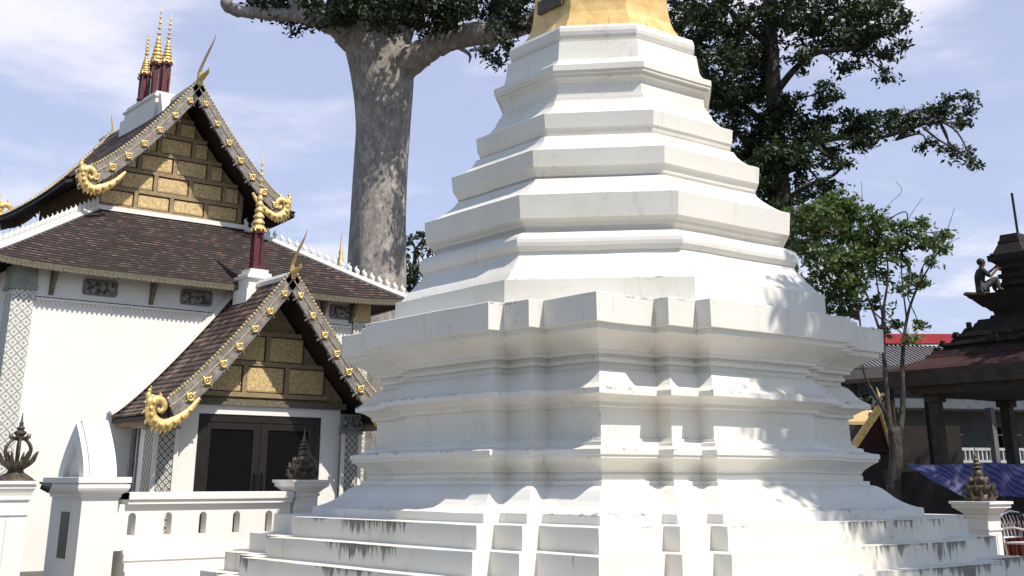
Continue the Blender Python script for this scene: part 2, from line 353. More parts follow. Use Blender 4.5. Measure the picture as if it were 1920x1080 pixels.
oloft([(1.775, 6.86), (1.775, 6.96), (1.735, 6.965), (1.735, 7.02), (1.70, 7.025), (1.70, 7.05), (1.70, 7.20), (1.73, 7.25), (1.775, 7.27), (1.775, 7.32), (1.825, 7.325), (1.825, 7.365), (1.845, 7.37), (1.845, 7.46), (1.83, 7.467), (1.76, 7.48), (1.70, 7.53), (1.66, 7.60), (1.645, 7.70), (1.62, 7.905), (1.60, 7.91)], 'octagonal_tier', 'stupa')
oloft([(1.52, 7.87), (1.53, 7.92), (1.565, 7.96), (1.59, 8.02), (1.60, 8.08), (1.59, 8.14), (1.565, 8.19), (1.55, 8.195), (1.2, 8.22)], 'octagonal_top_slab', 'stupa')
gb = oloft([(1.40, 8.18), (1.40, 8.24), (1.36, 8.25), (1.33, 8.33), (1.27, 8.42), (1.22, 8.55), (1.19, 8.70), (1.17, 8.90), (1.15, 9.2), (1.14, 9.6), (1.10, 9.9), (1.0, 10.05), (.8, 10.2), (.5, 10.3), (.2, 10.36)], 'golden_bell', 'goldbell')
MB().lathe((OCX, OCY, 10.3), [(.5, 0), (.52, .1), (.42, .15), (.44, .3), (.33, .36), (.35, .5), (.25, .56), (.26, .7), (.16, .76), (.15, 1.0), (.08, 1.6), (.03, 2.4), (.01, 2.8)], 20).build('golden_spire', 'goldbell', st, True)
# dark plaque on the left gold face
ax = R(-136.04-45); nx, ny = math.cos(ax), math.sin(ax); tx, ty = -ny, nx
rr = 1.19*math.cos(R(23.4))
mb = MB(); cpt = Vector((OCX+nx*rr, OCY+ny*rr, 8.86))
for w, h, o_ in ((.30, .11, .07),):
    a = cpt+Vector((tx*-w, ty*-w, 0)); b = cpt+Vector((tx*w, ty*w, 0))
    mb.bar(a+Vector((nx, ny, 0))*.0, b+Vector((nx, ny, 0))*.0, .10, .22)
mb.build('niche_plaque', 'bronze', gb)
# seams of the gold sheets
mb = MB()
for i, a in enumerate(oang):
    a2 = oang[(i+1) % 8]
    for t in (.35, .68):
        for (r0, z0), (r1, z1) in (((1.405, 8.19), (1.275, 8.415)),):
            p = [Vector((OCX+r*(math.cos(a)*(1-t)+math.cos(a2)*t), OCY+r*(math.sin(a)*(1-t)+math.sin(a2)*t), z)) for r, z in ((r0, z0), (1.337, 8.33), (r1, z1))]
            MB().tube(p, .008, 4).build('sheet_seam', 'gold', gb)
# ------------------------------------------------------------------ temple parts
def roofcurve(w, h, sag=1.42, n=12):
    """half profile of a gable roof, (distance from ridge, drop)"""
    return [(w*i/n, h*(1-(1-i/n)**sag)) for i in range(n+1)]
def gable_roof(par, xc, zt, w, h, y0, y1, sag, courses, name='roof', uplift=0.0):
    cv = roofcurve(w, h, sag, courses); mb = MB(); out = None
    ny = 12
    for sgn in (-1, 1):
        for i in range(courses):
            (xa, da), (xb, db) = cv[i], cv[i+1]
            for j in range(ny):
                ya, yb = y0+(y1-y0)*j/ny, y0+(y1-y0)*(j+1)/ny
                la, lb = [uplift*(abs(2*(y-y0)/(y1-y0)-1)**2) for y in (ya, yb)]
                top = .02; bot = .045
                vs = [(xc+sgn*xa, ya, zt-da+top+la), (xc+sgn*xa, yb, zt-da+top+lb), (xc+sgn*xb, yb, zt-db+bot+lb), (xc+sgn*xb, ya, zt-db+bot+la),
                      (xc+sgn*xb, yb, zt-db+top-.01+lb), (xc+sgn*xb, ya, zt-db+top-.01+la)]
                s0, s1 = i*.115, (i+1)*.115
                mb.add(vs, [(0, 1, 2, 3), (3, 2, 4, 5)], [[(ya, s0+.004), (yb, s0+.004), (yb, s1-.004), (ya, s1-.004)], [(ya, s1-.01), (yb, s1-.01), (yb, s1-.008), (ya, s1-.008)]])
    mb.build(name+'_tiles', 'tile', par)
    so = MB()
    for sgn in (-1, 1):
        for i in range(courses):
            (xa, da), (xb, db) = cv[i], cv[i+1]
            for j in range(ny):
                ya, yb = y0+.02+(y1-y0-.04)*j/ny, y0+.02+(y1-y0-.04)*(j+1)/ny
                la, lb = [uplift*(abs(2*(y-y0)/(y1-y0)-1)**2) for y in (ya, yb)]
                so.add([(xc+sgn*xa, ya, zt-da-.09+la), (xc+sgn*xa, yb, zt-da-.09+lb), (xc+sgn*xb, yb, zt-db-.09+lb), (xc+sgn*xb, ya, zt-db-.09+la),
                        (xc+sgn*xa, ya, zt-da-.02+la), (xc+sgn*xa, yb, zt-da-.02+lb), (xc+sgn*xb, yb, zt-db-.02+lb), (xc+sgn*xb, ya, zt-db-.02+la)],
                       [(0, 1, 2, 3), (4, 5, 6, 7), (0, 3, 7, 4), (1, 2, 6, 5), (2, 3, 7, 6)])
    so.build('soffit', 'darkwood', par)
    return cv
def scroll(par, c, sgn, size, y, name='naga_scroll'):
    """gold naga curl that ends a bargeboard: body runs up the rake, curls outward and up"""
    body = smoothpath([(1.15, .78, .05), (.80, .36, .11), (.42, .10, .15), (.08, .0, .17), (-.20, .16, .17), (-.30, .45, .15), (-.16, .68, .12), (.04, .66, .10), (.12, .48, .08), (.0, .38, .06), (-.08, .46, .04)], 5)
    mb = MB(); s = size
    mb.tube([(c[0]-sgn*p[0]*s, y, c[1]+p[1]*s) for p in body], [p[2]*s for p in body], 8, .55, (0, 1, 0))
    for (x, z, r) in ((-.34, .62, .10), (-.38, .78, .07), (-.36, .92, .045), (-.33, 1.03, .02)):
        mb.ball((c[0]-sgn*x*s, y, c[1]+z*s), r*s*1.2, 8, 5, 1.5)
    for k in range(9):
        p = body[4+k*3]; mb.ball((c[0]-sgn*p[0]*s, y-.07*s, c[1]+p[1]*s), p[2]*s*.50, 7, 4)
    for k in range(10):   # carved tongues hanging under the body
        p = body[3+k*2]; mb.tube([(c[0]-sgn*p[0]*s, y-.03*s, c[1]+(p[1]-p[2]*.6)*s), (c[0]-sgn*(p[0]-.05)*s, y-.03*s, c[1]+(p[1]-p[2]-.07)*s)], [.045*s, .006*s], 5)
    for k in range(6):   # flame leaves along the back
        p = body[18+k*3]; q = body[17+k*3]; d = Vector((p[0]-q[0], p[1]-q[1])); nrm = Vector((d.y, -d.x)).normalized()
        a = Vector((p[0], p[1]))-nrm*p[2]; b = a-nrm*.10-d.normalized()*.05
        mb.tube([(c[0]-sgn*a.x*s, y, c[1]+a.y*s), (c[0]-sgn*b.x*s, y, c[1]+b.y*s)], [.05*s, .006*s], 6)
    return mb.build(name, 'gold', par, True, 50)
def bargeboards(par, xc, zt, w, h, y, sag, bw, nstud, uplift=0, front=-1):
    cv = roofcurve(w, h, sag, 24)
    for sgn in (-1, 1):
        P = [Vector((xc+sgn*x, y, zt-d+uplift)) for x, d in cv]
        T = [(P[min(i+1, 24)]-P[max(i-1, 0)]).normalized() for i in range(25)]
        Nn = [Vector((t.z*sgn, 0, -t.x*sgn)) for t in T]     # pointing into the gable (down-inwards)
        Nn = [n if n.z < 0 else -n for n in Nn]
        mb = MB(); bw_ = [bw*(.8+.35*i/24) for i in range(25)]
        rs = []
        for i in range(25):
            a = P[i]+Vector((0, 0, .07)); b = P[i]+Nn[i]*bw_[i]
            rs.append([(a.x, y-.035, a.z), (a.x, y+.035, a.z), (b.x, y+.035, b.z), (b.x, y-.035, b.z)])
        mb.rings(rs)
        bo = mb.build('bargeboard', 'silver', par)
        # gilt beaded edge on top
        e = MB(); L = 0
        e.tube([p+Vector((0, 0, .085)) for p in P], .026, 6)
        for i in range(24):
            for k in range(2):
                q = P[i].lerp(P[i+1], k/2); e.ball((q.x, y+front*.02, q.z+.12), .032, 6, 4)
        e.tube([p+n*(.06)+Vector((0, front*.04, 0)) for p, n in zip(P, Nn)], .013, 5)
        e.build('gilt_edge', 'trim', bo, True)
        # hanging leaf points below every stud, and the studs
        for k in range(nstud):
            f = (k+.9)/(nstud+.6)*23; i = int(f); t = f-i
            q = P[i].lerp(P[i+1], t); n = Nn[i]; wd = bw_[i]; tt = T[i]
            c = q+n*wd*.55
            s = MB(); yy = y+front*.035
            ring = [(c.x+math.cos(a)*wd*.21, yy+front*.03, c.z+math.sin(a)*wd*.21) for a in [2*math.pi*j/12 for j in range(13)]]
            s.tube(ring, wd*.075, 6)
            s.ball((c.x, yy+front*.02, c.z), wd*.11, 8, 5)
            for a in range(4):
                d_ = (tt*math.cos(a*math.pi/2+.0)+n*math.sin(a*math.pi/2)).normalized()
                s.tube([c+d_*wd*.24+Vector((0, front*.045, 0)), c+d_*wd*.50+Vector((0, front*.045, 0))], [wd*.09, .004], 5)
            s.build('gold_stud', 'gold', bo, True)
            g = MB()
            for m_ in (-1, 0, 1):
                b0 = q+n*wd*.95+tt*m_*wd*.38
                g.tube([b0, b0+n*wd*(.42 if m_ == 0 else .24)], [wd*.20, .004], 4)
            g.build('leaf_point', 'silver', bo)
    return cv
def chofa(par, c, s, name='finial_horn', lean=1):
    pts = smoothpath([(0, 0, .12), (.02, .16, .12), (-.03, .34, .075), (.06, .56, .055), (.20, .80, .048), (.34, 1.02, .028), (.42, 1.22, .010)], 5)
    mb = MB(); mb.tube([(c[0]+p[0]*s*.15, c[1]-p[0]*s*lean, c[2]+p[1]*s) for p in pts], [p[2]*s for p in pts], 8, .6, (1, 0, 0))
    mb.tube([(c[0], c[1]-.02*s*lean, c[2]+.16*s), (c[0], c[1]-.30*s*lean, c[2]+.24*s), (c[0], c[1]-.34*s*lean, c[2]+.34*s)], [.10*s, .05*s, .008], 6)
    return mb.build(name, 'gold', par, True, 60)
def prasat(par, c, zb, zc, zg, zt, w, base=True, names=('maroon_tower', 'gilt_tiers')):
    """maroon lacquered little tower with gilt tapering tiers and a needle"""
    x, y = c; mb = MB()
    mb.box(x-w*.62, x+w*.62, y-w*.62, y+w*.62, zb, zb+w*.25); mb.box(x-w*.5, x+w*.5, y-w*.5, y+w*.5, zb+w*.25, zb+w*.45)
    for sx in (-1, 1):
        for sy in (-1, 1): mb.box(x+sx*w*.4-w*.1, x+sx*w*.4+w*.1, y+sy*w*.4-w*.1, y+sy*w*.4+w*.1, zb+w*.45, zc-w*.2)
    mb.box(x-w*.28, x+w*.28, y-w*.28, y+w*.28, zb+w*.45, zc-w*.2)
    mb.box(x-w*.62, x+w*.62, y-w*.62, y+w*.62, zc-w*.2, zc); mb.box(x-w*.5, x+w*.5, y-w*.5, y+w*.5, zc, zc+w*.22)
    t = mb.build(names[0], 'maroon', par)
    # antefix leaves
    g = MB()
    for k in range(3):
        ww = w*(.72-.13*k); z0 = zc+w*.22*k
        for a in range(8):
            an = a*math.pi/4; m_ = ww if a % 2 == 0 else ww*1.25
            g.tube([(x+math.cos(an)*m_, y+math.sin(an)*m_, z0), (x+math.cos(an)*m_*1.06, y+math.sin(an)*m_*1.06, z0+w*.30)], [w*.13, .006], 5)
    ante = g
    n = 7; prof = [(w*.5, zc+.01)]
    for i in range(n):
        f = i/n; r = w*.60*(1-f)**.9+.03; z = zc+w*.1+(zg-zc-w*.1)*f; dz = (zg-zc)/n
        prof += [(r*.75, z), (r, z+dz*.25), (r*.97, z+dz*.5), (r*.68, z+dz*.85)]
    prof += [(.035, zg), (.022, zg+.02)]
    h = zt-zg
    for i in range(5):
        z = zg+h*(i+.6)/6; r = .055*(1-i/7); prof += [(.014, z-.03), (r, z-.008), (r, z+.008), (.014, z+.035)]
    prof += [(.010, zt-.03), (.002, zt)]
    ante.lathe((x, y, 0), prof, 12).build(names[1], 'gold', par, True, 45)
# ---- entrance porch wing and hall are one building
hall = thing('temple_hall', (-2.3, 10, 0), 'white temple hall with brown tiled gable roofs, gilt scrolls and a dark double door', 'temple')
XH, YH = -2.3, 9.2
HL, HR, HB = -6.12, 1.35, 19.5
# hall walls
mb = MB(); mb.box(HL, HR, YH, HB, 0, 5.32); mb.build('wall', 'wall', hall)
# corner pilaster with lattice and capital, left corner (two faces)
mb = MB(); mb.box(HL-.10, HL+.30, YH-.06, YH+.40, 0, 4.86); mb.build('corner_pilaster', 'lattice_pale', hall)
mb = MB(); mb.box(HL-.14, HL+.34, YH-.10, YH+.44, 4.862, 4.94); mb.box(HL-.12, HL+.32, YH-.08, YH+.42, 4.942, 5.30); mb.build('pilaster_capital', 'greypillar', hall)
mb = MB(); mb.box(HR-.30, HR+.10, YH-.06, YH+.40, 0, 4.86); mb.build('corner_pilaster', 'lattice_pale', hall)
mb = MB(); mb.box(HR-.34, HR+.14, YH-.10, YH+.44, 4.862, 4.94); mb.box(HR-.32, HR+.12, YH-.08, YH+.42, 4.942, 5.30); mb.build('pilaster_capital', 'panel', hall)
# string course with pendant fringe
mb = MB(); mb.box(HL+.34, HR-.34, YH-.055, YH+.01, 4.70, 4.745); mb.box(HL+.34, HR-.34, YH-.035, YH+.01, 4.765, 4.80)
x = HL+.36
while x < HR-.36: mb.add([(x, YH-.03, 4.70), (x+.07, YH-.03, 4.70), (x+.035, YH-.03, 4.615), (x, YH+.005, 4.70), (x+.07, YH+.005, 4.70), (x+.035, YH+.005, 4.615)], [(0, 1, 2), (3, 5, 4), (0, 2, 5, 3), (1, 4, 5, 2)]); x += .085
mb.build('string_course', 'fence', hall)
mb = MB(); x = HL+.36
while x < HR-.5: mb.box(x, x+.22, YH-.05, YH-.004, 4.748, 4.762); x += .26
mb.build('moulding_inlay', 'door', hall)
for xb in (-5.52, -3.58, -1.66, .26, 1.0):   # eave brackets
    mb = MB(); mb.extrude([(YH-.001, 4.80), (YH-.05, 4.80), (YH-.26, 5.22), (YH-.26, 5.28), (YH-.001, 5.32)], 'x', xb-.035, xb+.035); mb.build('eave_bracket', 'eave', hall)
def plaque(xc, zc, w, h):
    mb = MB(); mb.rings([[(xc+sx*w*k, YH-d, zc+sz*h*k2) for sx, sz in ((-1, -.75), (-.88, -1), (.88, -1), (1, -.75), (1, .75), (.88, 1), (-.88, 1), (-1, .75))] for k, k2, d in ((1, 1, -.01), (1, 1, .045), (.86, .80, .045), (.84, .77, .015))], False, True)
    p = mb.build('relief_plaque', 'relief_frame', hall)
    g = MB(); g.rings([[(xc+sx*w*.83, YH-d, zc+sz*h*.76) for sx, sz in ((-1, -1), (1, -1), (1, 1), (-1, 1))] for d in (.016, .024)])
    for k in range(16):
        a = rnd.uniform(-.7, .7)*w; b = rnd.uniform(-.5, .5)*h; g.ball((xc+a, YH-.026, zc+b), rnd.uniform(.02, .045), 7, 4)
    g.tube([(xc-w*.6, YH-.03, zc-.03), (xc-w*.2, YH-.04, zc+.06), (xc+.1*w, YH-.04, zc-.03), (xc+w*.55, YH-.03, zc+.05)], .035, 6)
    g.build('carved_relief', 'relief', p)
for xp in (-4.60, -2.64, 1.0-.2, ): plaque(xp, 5.03, .335, .15)
# skirt roof (hipped)
EL, ER, EF, EB = -6.80, 2.20, 8.8, 20.5
ZE, ZS = 5.28, 7.08
def skirt_pt(side, s, t):
    """t 0 at the eave, 1 at the top; sag"""
    z = ZE+(ZS-ZE)*(t**1.03); k = 2.8*t
    c = .10*(abs(2*s-1)**6)*(1-t)
    if side == 'f': return (EL+k+(ER-EL-2*k)*s, EF+k, z+c)
    if side == 'l': return (EL+k, EF+k+(EB-EF-2*k)*s, z+c)
    if side == 'r': return (ER-k, EF+k+(EB-EF-2*k)*s, z+c)
    return (EL+k+(ER-EL-2*k)*s, EB-k, z+c)
mb = MB(); so = MB(); NC = 27
for side, L in (('f', ER-EL), ('l', EB-EF), ('r', EB-EF), ('b', ER-EL)):
    ns = 24
    for i in range(NC):
        ta, tb = i/NC, (i+1)/NC
        for j in range(ns):
            sa, sb = j/ns, (j+1)/ns
            a, b, c, d = [Vector(skirt_pt(side, s, t)) for s, t in ((sa, ta), (sb, ta), (sb, tb), (sa, tb))]
            lo, hi = Vector((0, 0, .062)), Vector((0, 0, .03))
            u = [((q.x if side in 'fb' else q.y)) for q in (a, b, c, d)]
            v0, v1 = i*.115, (i+1)*.115
            mb.add([a+lo, b+lo, c+hi, d+hi, a+hi-Vector((0, 0, .01)), b+hi-Vector((0, 0, .01))], [(0, 1, 2, 3), (4, 5, 1, 0)],
                   [[(u[0], v0+.004), (u[1], v0+.004), (u[2], v1-.004), (u[3], v1-.004)], [(u[0], v0+.006)]*4])
            if i % 3 == 0:
                tc = min(1, (i+3)/NC); c2, d2 = [Vector(skirt_pt(side, s, tc)) for s in (sb, sa)]; dn = Vector((0, 0, -.06))
                so.add([a+dn, b+dn, c2+dn, d2+dn], [(0, 1, 2, 3)])
mb.build('skirt_roof_tiles', 'tile', hall); so.build('skirt_soffit', 'darkwood', hall)
# eave board following the front and left edges
for side in 'flrb':
    mb = MB(); top = []
    for off, z0, z1, mt in ((0, -.10, .02, 'eave'),):
        pts = [Vector(skirt_pt(side, j/24, 0)) for j in range(25)]
        n = {'f': Vector((0, -1, 0)), 'l': Vector((-1, 0, 0)), 'r': Vector((1, 0, 0)), 'b': Vector((0, 1, 0))}[side]
        mb.rings([[p+Vector((0, 0, z0)), p+n*.035+Vector((0, 0, z0)), p+n*.05+Vector((0, 0, z1)), p+Vector((0, 0, z1))] for p in pts])
        for k in range(96):
            p = Vector(skirt_pt(side, (k+.5)/96, 0))+n*.04+Vector((0, 0, -.09)); mb.ball(p, .03, 5, 4)
    mb.build('eave_board', 'eave', hall)
# white hip ridges with crest ornaments, and the white sill under the gable
for side, s0 in (('f', 0), ('f', 1), ('b', 0), ('b', 1)):
    pts = [Vector(skirt_pt(side, s0, t/14))+Vector((0, 0, .06)) for t in range(15)]
    hr = MB().tube(pts, .085, 6).build('hip_ridge', 'fence', hall)
    if side == 'f':
        for k in range(22):
            p = pts[0].lerp(pts[-1], (k+.5)/22); t = (k+.5)/22*14; i = int(t); p = pts[i].lerp(pts[i+1], t-i)
            o = MB(); dxy = (pts[0]-pts[-1]).normalized()
            o.tube(smoothpath([p+Vector((0, 0, .04)), p+Vector((0, 0, .14))+dxy*.02, p+Vector((0, 0, .20))-dxy*.03, p+Vector((0, 0, .27))+dxy*.02], 2), [.05, .045, .05, .045, .03, .018, .006], 6)
            o.build('crest_ornament', 'fence', hr)
mb = MB(); mb.box(EL+2.72, ER-2.72, EF+2.68, EF+2.85, ZS+.0, ZS+.10); mb.box(EL+2.72, EL+2.9, EF+2.85, EB-2.8, ZS, ZS+.10); mb.build('ridge_sill', 'fence', hall)
# upper block behind the gable
GX, GY = XH, 11.62; GW, GH, GZ = 2.62, 2.62, 10.02
gy0, gy1 = 10.8, 16.1
cvu = roofcurve(GW, GH, 1.36, 24)
def hw_at(z, zt, cv):      # half width of the roof at height z
    d = zt-z
    for (x0, d0), (x1, d1) in zip(cv, cv[1:]):
        if d0 <= d <= d1: return x0+(x1-x0)*(d-d0)/(d1-d0)
    return cv[-1][0]
def gable_wall(xc, zb, zt, cv, y, half, inset=.12):
    pl = [(xc-half, zb)]; zs = [zb+(zt-.2-zb)*i/14 for i in range(15)]
    L = [(xc-min(half, hw_at(z, zt, cv)-inset), z) for z in zs if hw_at(z, zt, cv)-inset > .02]
    Rr = [(2*xc-a, z) for a, z in L]
    return L+Rr[::-1]
MB().extrude(gable_wall(GX, 7.1, GZ, cvu, GY, 1.72), 'y', GY+.05, 15.6).build('upper_wall', 'frame', hall)
def gable_panels(xc, y, zrows, counts, half, zt, cv, offs=None):
    fr = MB()
    ft = .042
    for i in range(len(zrows)-1):
        z0, z1 = zrows[i], zrows[i+1]; n = counts[i]
        hb = min(half, hw_at(z0, zt, cv)-.08)
        fr.box(xc-hb, xc+hb, y-.05, y+.04, z0-ft, z0+ft)
        hm = min(half, hw_at(z1, zt, cv)-.04)
        w = 2*half/counts[0]
        xs = [xc+(k-n/2)*w for k in range(n+1)]
        ext = [x for x in ([xs[0]-w]+xs+[xs[-1]+w])]
        for x in ext:
            if abs(x-xc) <= hm+.02: fr.box(x-ft, x+ft, y-.047, y+.04, z0+ft, z1-ft)
        for k in range(len(ext)-1):
            a, b = ext[k]+ft+.022, ext[k+1]-ft-.022
            mid = abs((a+b)/2-xc)
            if mid-(b-a)*.5 < hm-.05:
                a2 = max(a, xc-hm+.0); b2 = min(b, xc+hm-.0)
                if b2-a2 > .12:
                    p = MB(); m_ = .035
                    p.rings([[(x, y-d, z) for x, z in ((a2+e, z0+ft+.022+e), (b2-e, z0+ft+.022+e), (b2-e, z1-ft-.022-e), (a2+e, z1-ft-.022-e))] for e, d in ((0, -.05), (0, .012), (.03, .022))])
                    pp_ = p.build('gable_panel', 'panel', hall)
                    MB().box(a2-.022, b2+.022, y-.008, y+.045, z0+ft, z1-ft).build('panel_shadow_gap', 'darkwood', pp_)  # dark plate behind the panel, paints the recess shadow as an outline
    z = zrows[-1]; hb = max(.1, min(half, hw_at(z, zt, cv)-.1)); fr.box(xc-hb, xc+hb, y-.05, y+.04, z-ft, z+ft)
    fr.build('gable_frame', 'frame', hall)
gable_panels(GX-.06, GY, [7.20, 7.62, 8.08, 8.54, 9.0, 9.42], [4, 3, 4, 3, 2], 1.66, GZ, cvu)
gable_roof(hall, GX, GZ+.02, GW+.05, GH+.04, gy0+.05, gy1-.05, 1.36, 24, 'upper_roof', .10)
bargeboards(hall, GX, GZ+.10, GW-.1, GH-.05, gy0, 1.36, .26, 7)
bargeboards(hall, GX, GZ+.10, GW-.1, GH-.05, gy1, 1.36, .26, 7, 0, 1)
for sgn in (-1, 1):
    scroll(hall, (GX+sgn*(GW-.42), 7.30), sgn, .62, gy0-.06)
    scroll(hall, (GX+sgn*(GW-.30), 7.46), sgn, .66, gy1+.06)
chofa(hall, (GX, gy0-.02, GZ+.05), .90, lean=1.5); chofa(hall, (GX, gy1+.02, GZ+.05), .60, lean=-1.3)
# ridge base and spire cluster
mb = MB(); RX = GX
def zr(y): return GZ+.10*(abs(2*(y-gy0)/(gy1-gy0)-1)**2)
for i, (w, y0, y1, z0, z1) in enumerate(((.33, 12.50, 14.68, 9.2, 10.06), (.28, 12.60, 14.56, 10.06, 10.24), (.32, 12.56, 14.60, 10.24, 10.29), (.27, 12.62, 14.48, 10.29, 10.38))):
    mb.box(RX-w, RX+w, y0, y1, z0, z1)
mb.extrude([(12.0, 9.6), (12.36, 9.6), (12.36, 10.26), (12.25, 10.2)], 'x', RX-.3, RX+.3); mb.build('spire_plinth', 'fence', hall)
for (dx, dy, zt_, w) in ((0, 13.53, 12.98, .22), (0, 12.86, 12.52, .19), (0, 14.22, 12.50, .19), (-.26, 13.53, 12.1, .17), (.26, 13.53, 12.1, .17)):
    k = (zt_-10.38); prasat(hall, (RX+dx, dy), 10.37, 10.37+k*.38, 10.37+k*.66, zt_, w)
# ---- porch
PX, PY, PR = -1.70, 7.8, 6.95
PZ, PW, PH = 5.24, 2.42, 2.62
cvp = roofcurve(PW, PH, 1.16, 24)
mb = MB()   # front wall as frame around the door, side walls
mb.box(-3.42, -3.0, PY, PY+.18, 0, 2.86); mb.box(-.41, .02, PY, PY+.18, 0, 2.86); mb.box(-3.0, -.41, PY, PY+.18, 2.70, 2.86); mb.box(-3.0, -.41, PY, PY+.18, 0, .45)
mb.box(-3.74, -3.62, PY+.42, 9.19, 0, 1.0); mb.box(-3.74, -3.62, PY+.42, 9.19, 2.45, 2.80); mb.box(-3.74, -3.62, PY+.42, PY+.85, 1.0, 2.45)
mb.box(.22, .34, PY+.42, 9.19, 0, 2.80); mb.box(-3.6, .2, PY+.2, 9.1, .40, .45)
mb.build('porch_wall', 'wall', hall)
for k in range(4):
    y = PY+.86+k*.155; MB().box(-3.72, -3.64, y, y+.055, 1.0, 2.45).build('window_slat', 'dimwhite' if k % 2 else 'silver', hall)
MB().box(-3.63, -3.60, PY+.85, 9.18, 1.0, 2.45).build('window_shutter', 'door', hall)
for a, b in ((-3.84, -3.43), (.03, .44)):
    pl_ = MB().box(a, b, PY-.10, PY+.40, 0, 2.40).build('lattice_pillar', 'lattice', hall)
    MB().box(a-.03, a+.05, PY-.125, PY-.101, 0, 2.40).box(b-.05, b+.03, PY-.125, PY-.101, 0, 2.40).build('pillar_edge', 'fence', pl_)
    MB().box(a-.04, b+.04, PY-.14, PY+.44, 2.402, 2.45).box(a-.01, b+.01, PY-.11, PY+.41, 2.45, 2.78).box(a-.05, b+.05, PY-.15, PY+.45, 2.50, 2.53).build('pillar_capital', 'greypillar', pl_)
    g = MB()
    for k in range(5):
        xx = a+.03+k*(b-a-.06)/4; g.tube([(xx, PY-.13, 2.53), (xx, PY-.15, 2.62), (xx, PY-.13, 2.76)], [.045, .03, .006], 5)
    g.build('capital_leaf', 'relief', pl_)
# double door
df = MB(); df.box(-3.0, -2.88, PY+.02, PY+.14, .45, 2.70).box(-.53, -.41, PY+.02, PY+.14, .45, 2.70).box(-2.88, -.53, PY+.02, PY+.14, 2.56, 2.70); df.box(-1.80, -1.60, PY+.10, PY+.15, .45, 2.56)
df.build('door_frame', 'door', hall)
for a, b, hs in ((-2.88, -1.705, 1), (-1.695, -.53, -1)):
    d = MB().box(a, a+.15, PY+.03, PY+.09, .46, 2.555).box(b-.15, b, PY+.03, PY+.09, .46, 2.555).box(a+.15, b-.15, PY+.03, PY+.09, 2.43, 2.555).box(a+.15, b-.15, PY+.03, PY+.09, .46, .75).build('door', 'silver' if False else 'doorleaf' if 'doorleaf' in M else 'door', hall)
    MB().box(a+.15, b-.15, PY+.05, PY+.07, .75, 2.43).build('glass_pane', 'glass', d)
    hx = b-.07 if hs > 0 else a+.07
    MB().tube([(hx, PY+.03, 1.34), (hx, PY-.03, 1.36), (hx, PY-.03, 1.62), (hx, PY+.03, 1.64)], .016, 6).build('handle', 'iron', d, True)
# gable of the porch
MB().extrude(gable_wall(PX, 2.90, PZ, cvp, PY, 1.78), 'y', PY+.05, PY+.3).build('porch_gable_wall', 'frame', hall)
mb = MB().box(-3.52, .12, PY-.06, PY+.20, 2.862, 2.98); mb.build('porch_beam', 'eave', hall)
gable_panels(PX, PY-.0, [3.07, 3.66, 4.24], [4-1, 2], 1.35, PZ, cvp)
gable_roof(hall, PX, PZ, PW, PH, PR+.05, 9.18, 1.16, 25, 'porch_roof')
bargeboards(hall, PX, PZ+.07, PW-.12, PH-.10, PR, 1.16, .25, 7)
for sgn in (-1, 1): scroll(hall, (PX+sgn*(PW+.02), 2.42), sgn, .62, PR-.07)
chofa(hall, (PX, PR, PZ-.02), .74, lean=1.3)
for xb in (PX-PW+.15, PX+PW-.15): MB().box(xb-.05, xb+.05, PR+.1, 9.18, PZ-PH-.16, PZ-PH-.06).build('porch_eave_beam', 'frame', hall)
# white verge where the porch roof meets the hall wall and white ridge cap
mb = MB(); mb.tube([(PX-x-.05, 9.14, PZ-d+.10) for x, d in cvp], .07, 5); mb.tube([(PX+x+.05, 9.14, PZ-d+.10) for x, d in cvp], .07, 5); mb.build('verge_moulding', 'fence', hall)
mb = MB(); mb.tube([(PX, 7.15, PZ+.05), (PX, 8.2, PZ+.05), (PX, 9.19, PZ+.08)], .075, 6); mb.build('porch_ridge_cap', 'fence', hall)
MB().tube([(GX, 10.95, GZ+.14), (GX, 12.3, GZ+.08), (GX, 14.8, GZ+.07), (GX, 16.9, GZ+.14)], .07, 6).build('upper_ridge_cap', 'fence', hall)
mb = MB(); x_, y_ = PX, 8.55
for w, z0, z1 in ((.30, 4.9, 5.18), (.24, 5.18, 5.40), (.30, 5.40, 5.46), (.25, 5.46, 5.52), (.20, 5.52, 5.60)): mb.box(x_-w, x_+w, y_-w, y_+w, z0, z1)
mb.build('spire_plinth', 'fence', hall)
prasat(hall, (x_, y_), 5.60, 6.40, 7.30, 8.02, .19)
# white scroll finial and rail by the right of the porch
# ------------------------------------------------------------------ small white shrine pieces behind the porch
sp_ = thing('needle_spire', (2.95, 13.05, 0), 'thin gilt needle spire rising behind the right slope of the skirt roof', 'spire')
MB().box(2.65, 3.25, 12.75, 13.35, 0, 5.6).box(2.72, 3.18, 12.82, 13.28, 5.6, 6.3).build('white_base', 'wall', sp_)
MB().lathe((2.95, 13.05, 0), [(.22, 6.3), (.26, 6.4), (.16, 6.5), (.18, 6.62), (.11, 6.7), (.13, 6.8), (.08, 6.9), (.09, 7.0), (.05, 7.1), (.06, 7.2), (.03, 7.3), (.015, 7.6), (.003, 7.75)], 10).build('gilt_needle', 'gold', sp_, True)
# side stair rail with scroll
rl = thing('stair_railing', (.9, 7.2, 0), 'small dark iron railing with curled ends beside the white lattice pillar', 'railing')
mb = MB()
for k in range(7):
    x = .45+k*.14; mb.tube([(x, 7.0, .4), (x, 7.0, 1.55)], .014, 5)
mb.tube([(.40, 7.0, 1.56), (1.4, 7.0, 1.56)], .02, 6)
for k in range(6):
    x = .52+k*.14; mb.tube([(x+.05*math.cos(a), 7.0, 1.47+.05*math.sin(a)) for a in [i*.7 for i in range(10)]], .010, 4)
mb.build('iron_rail', 'iron', rl)
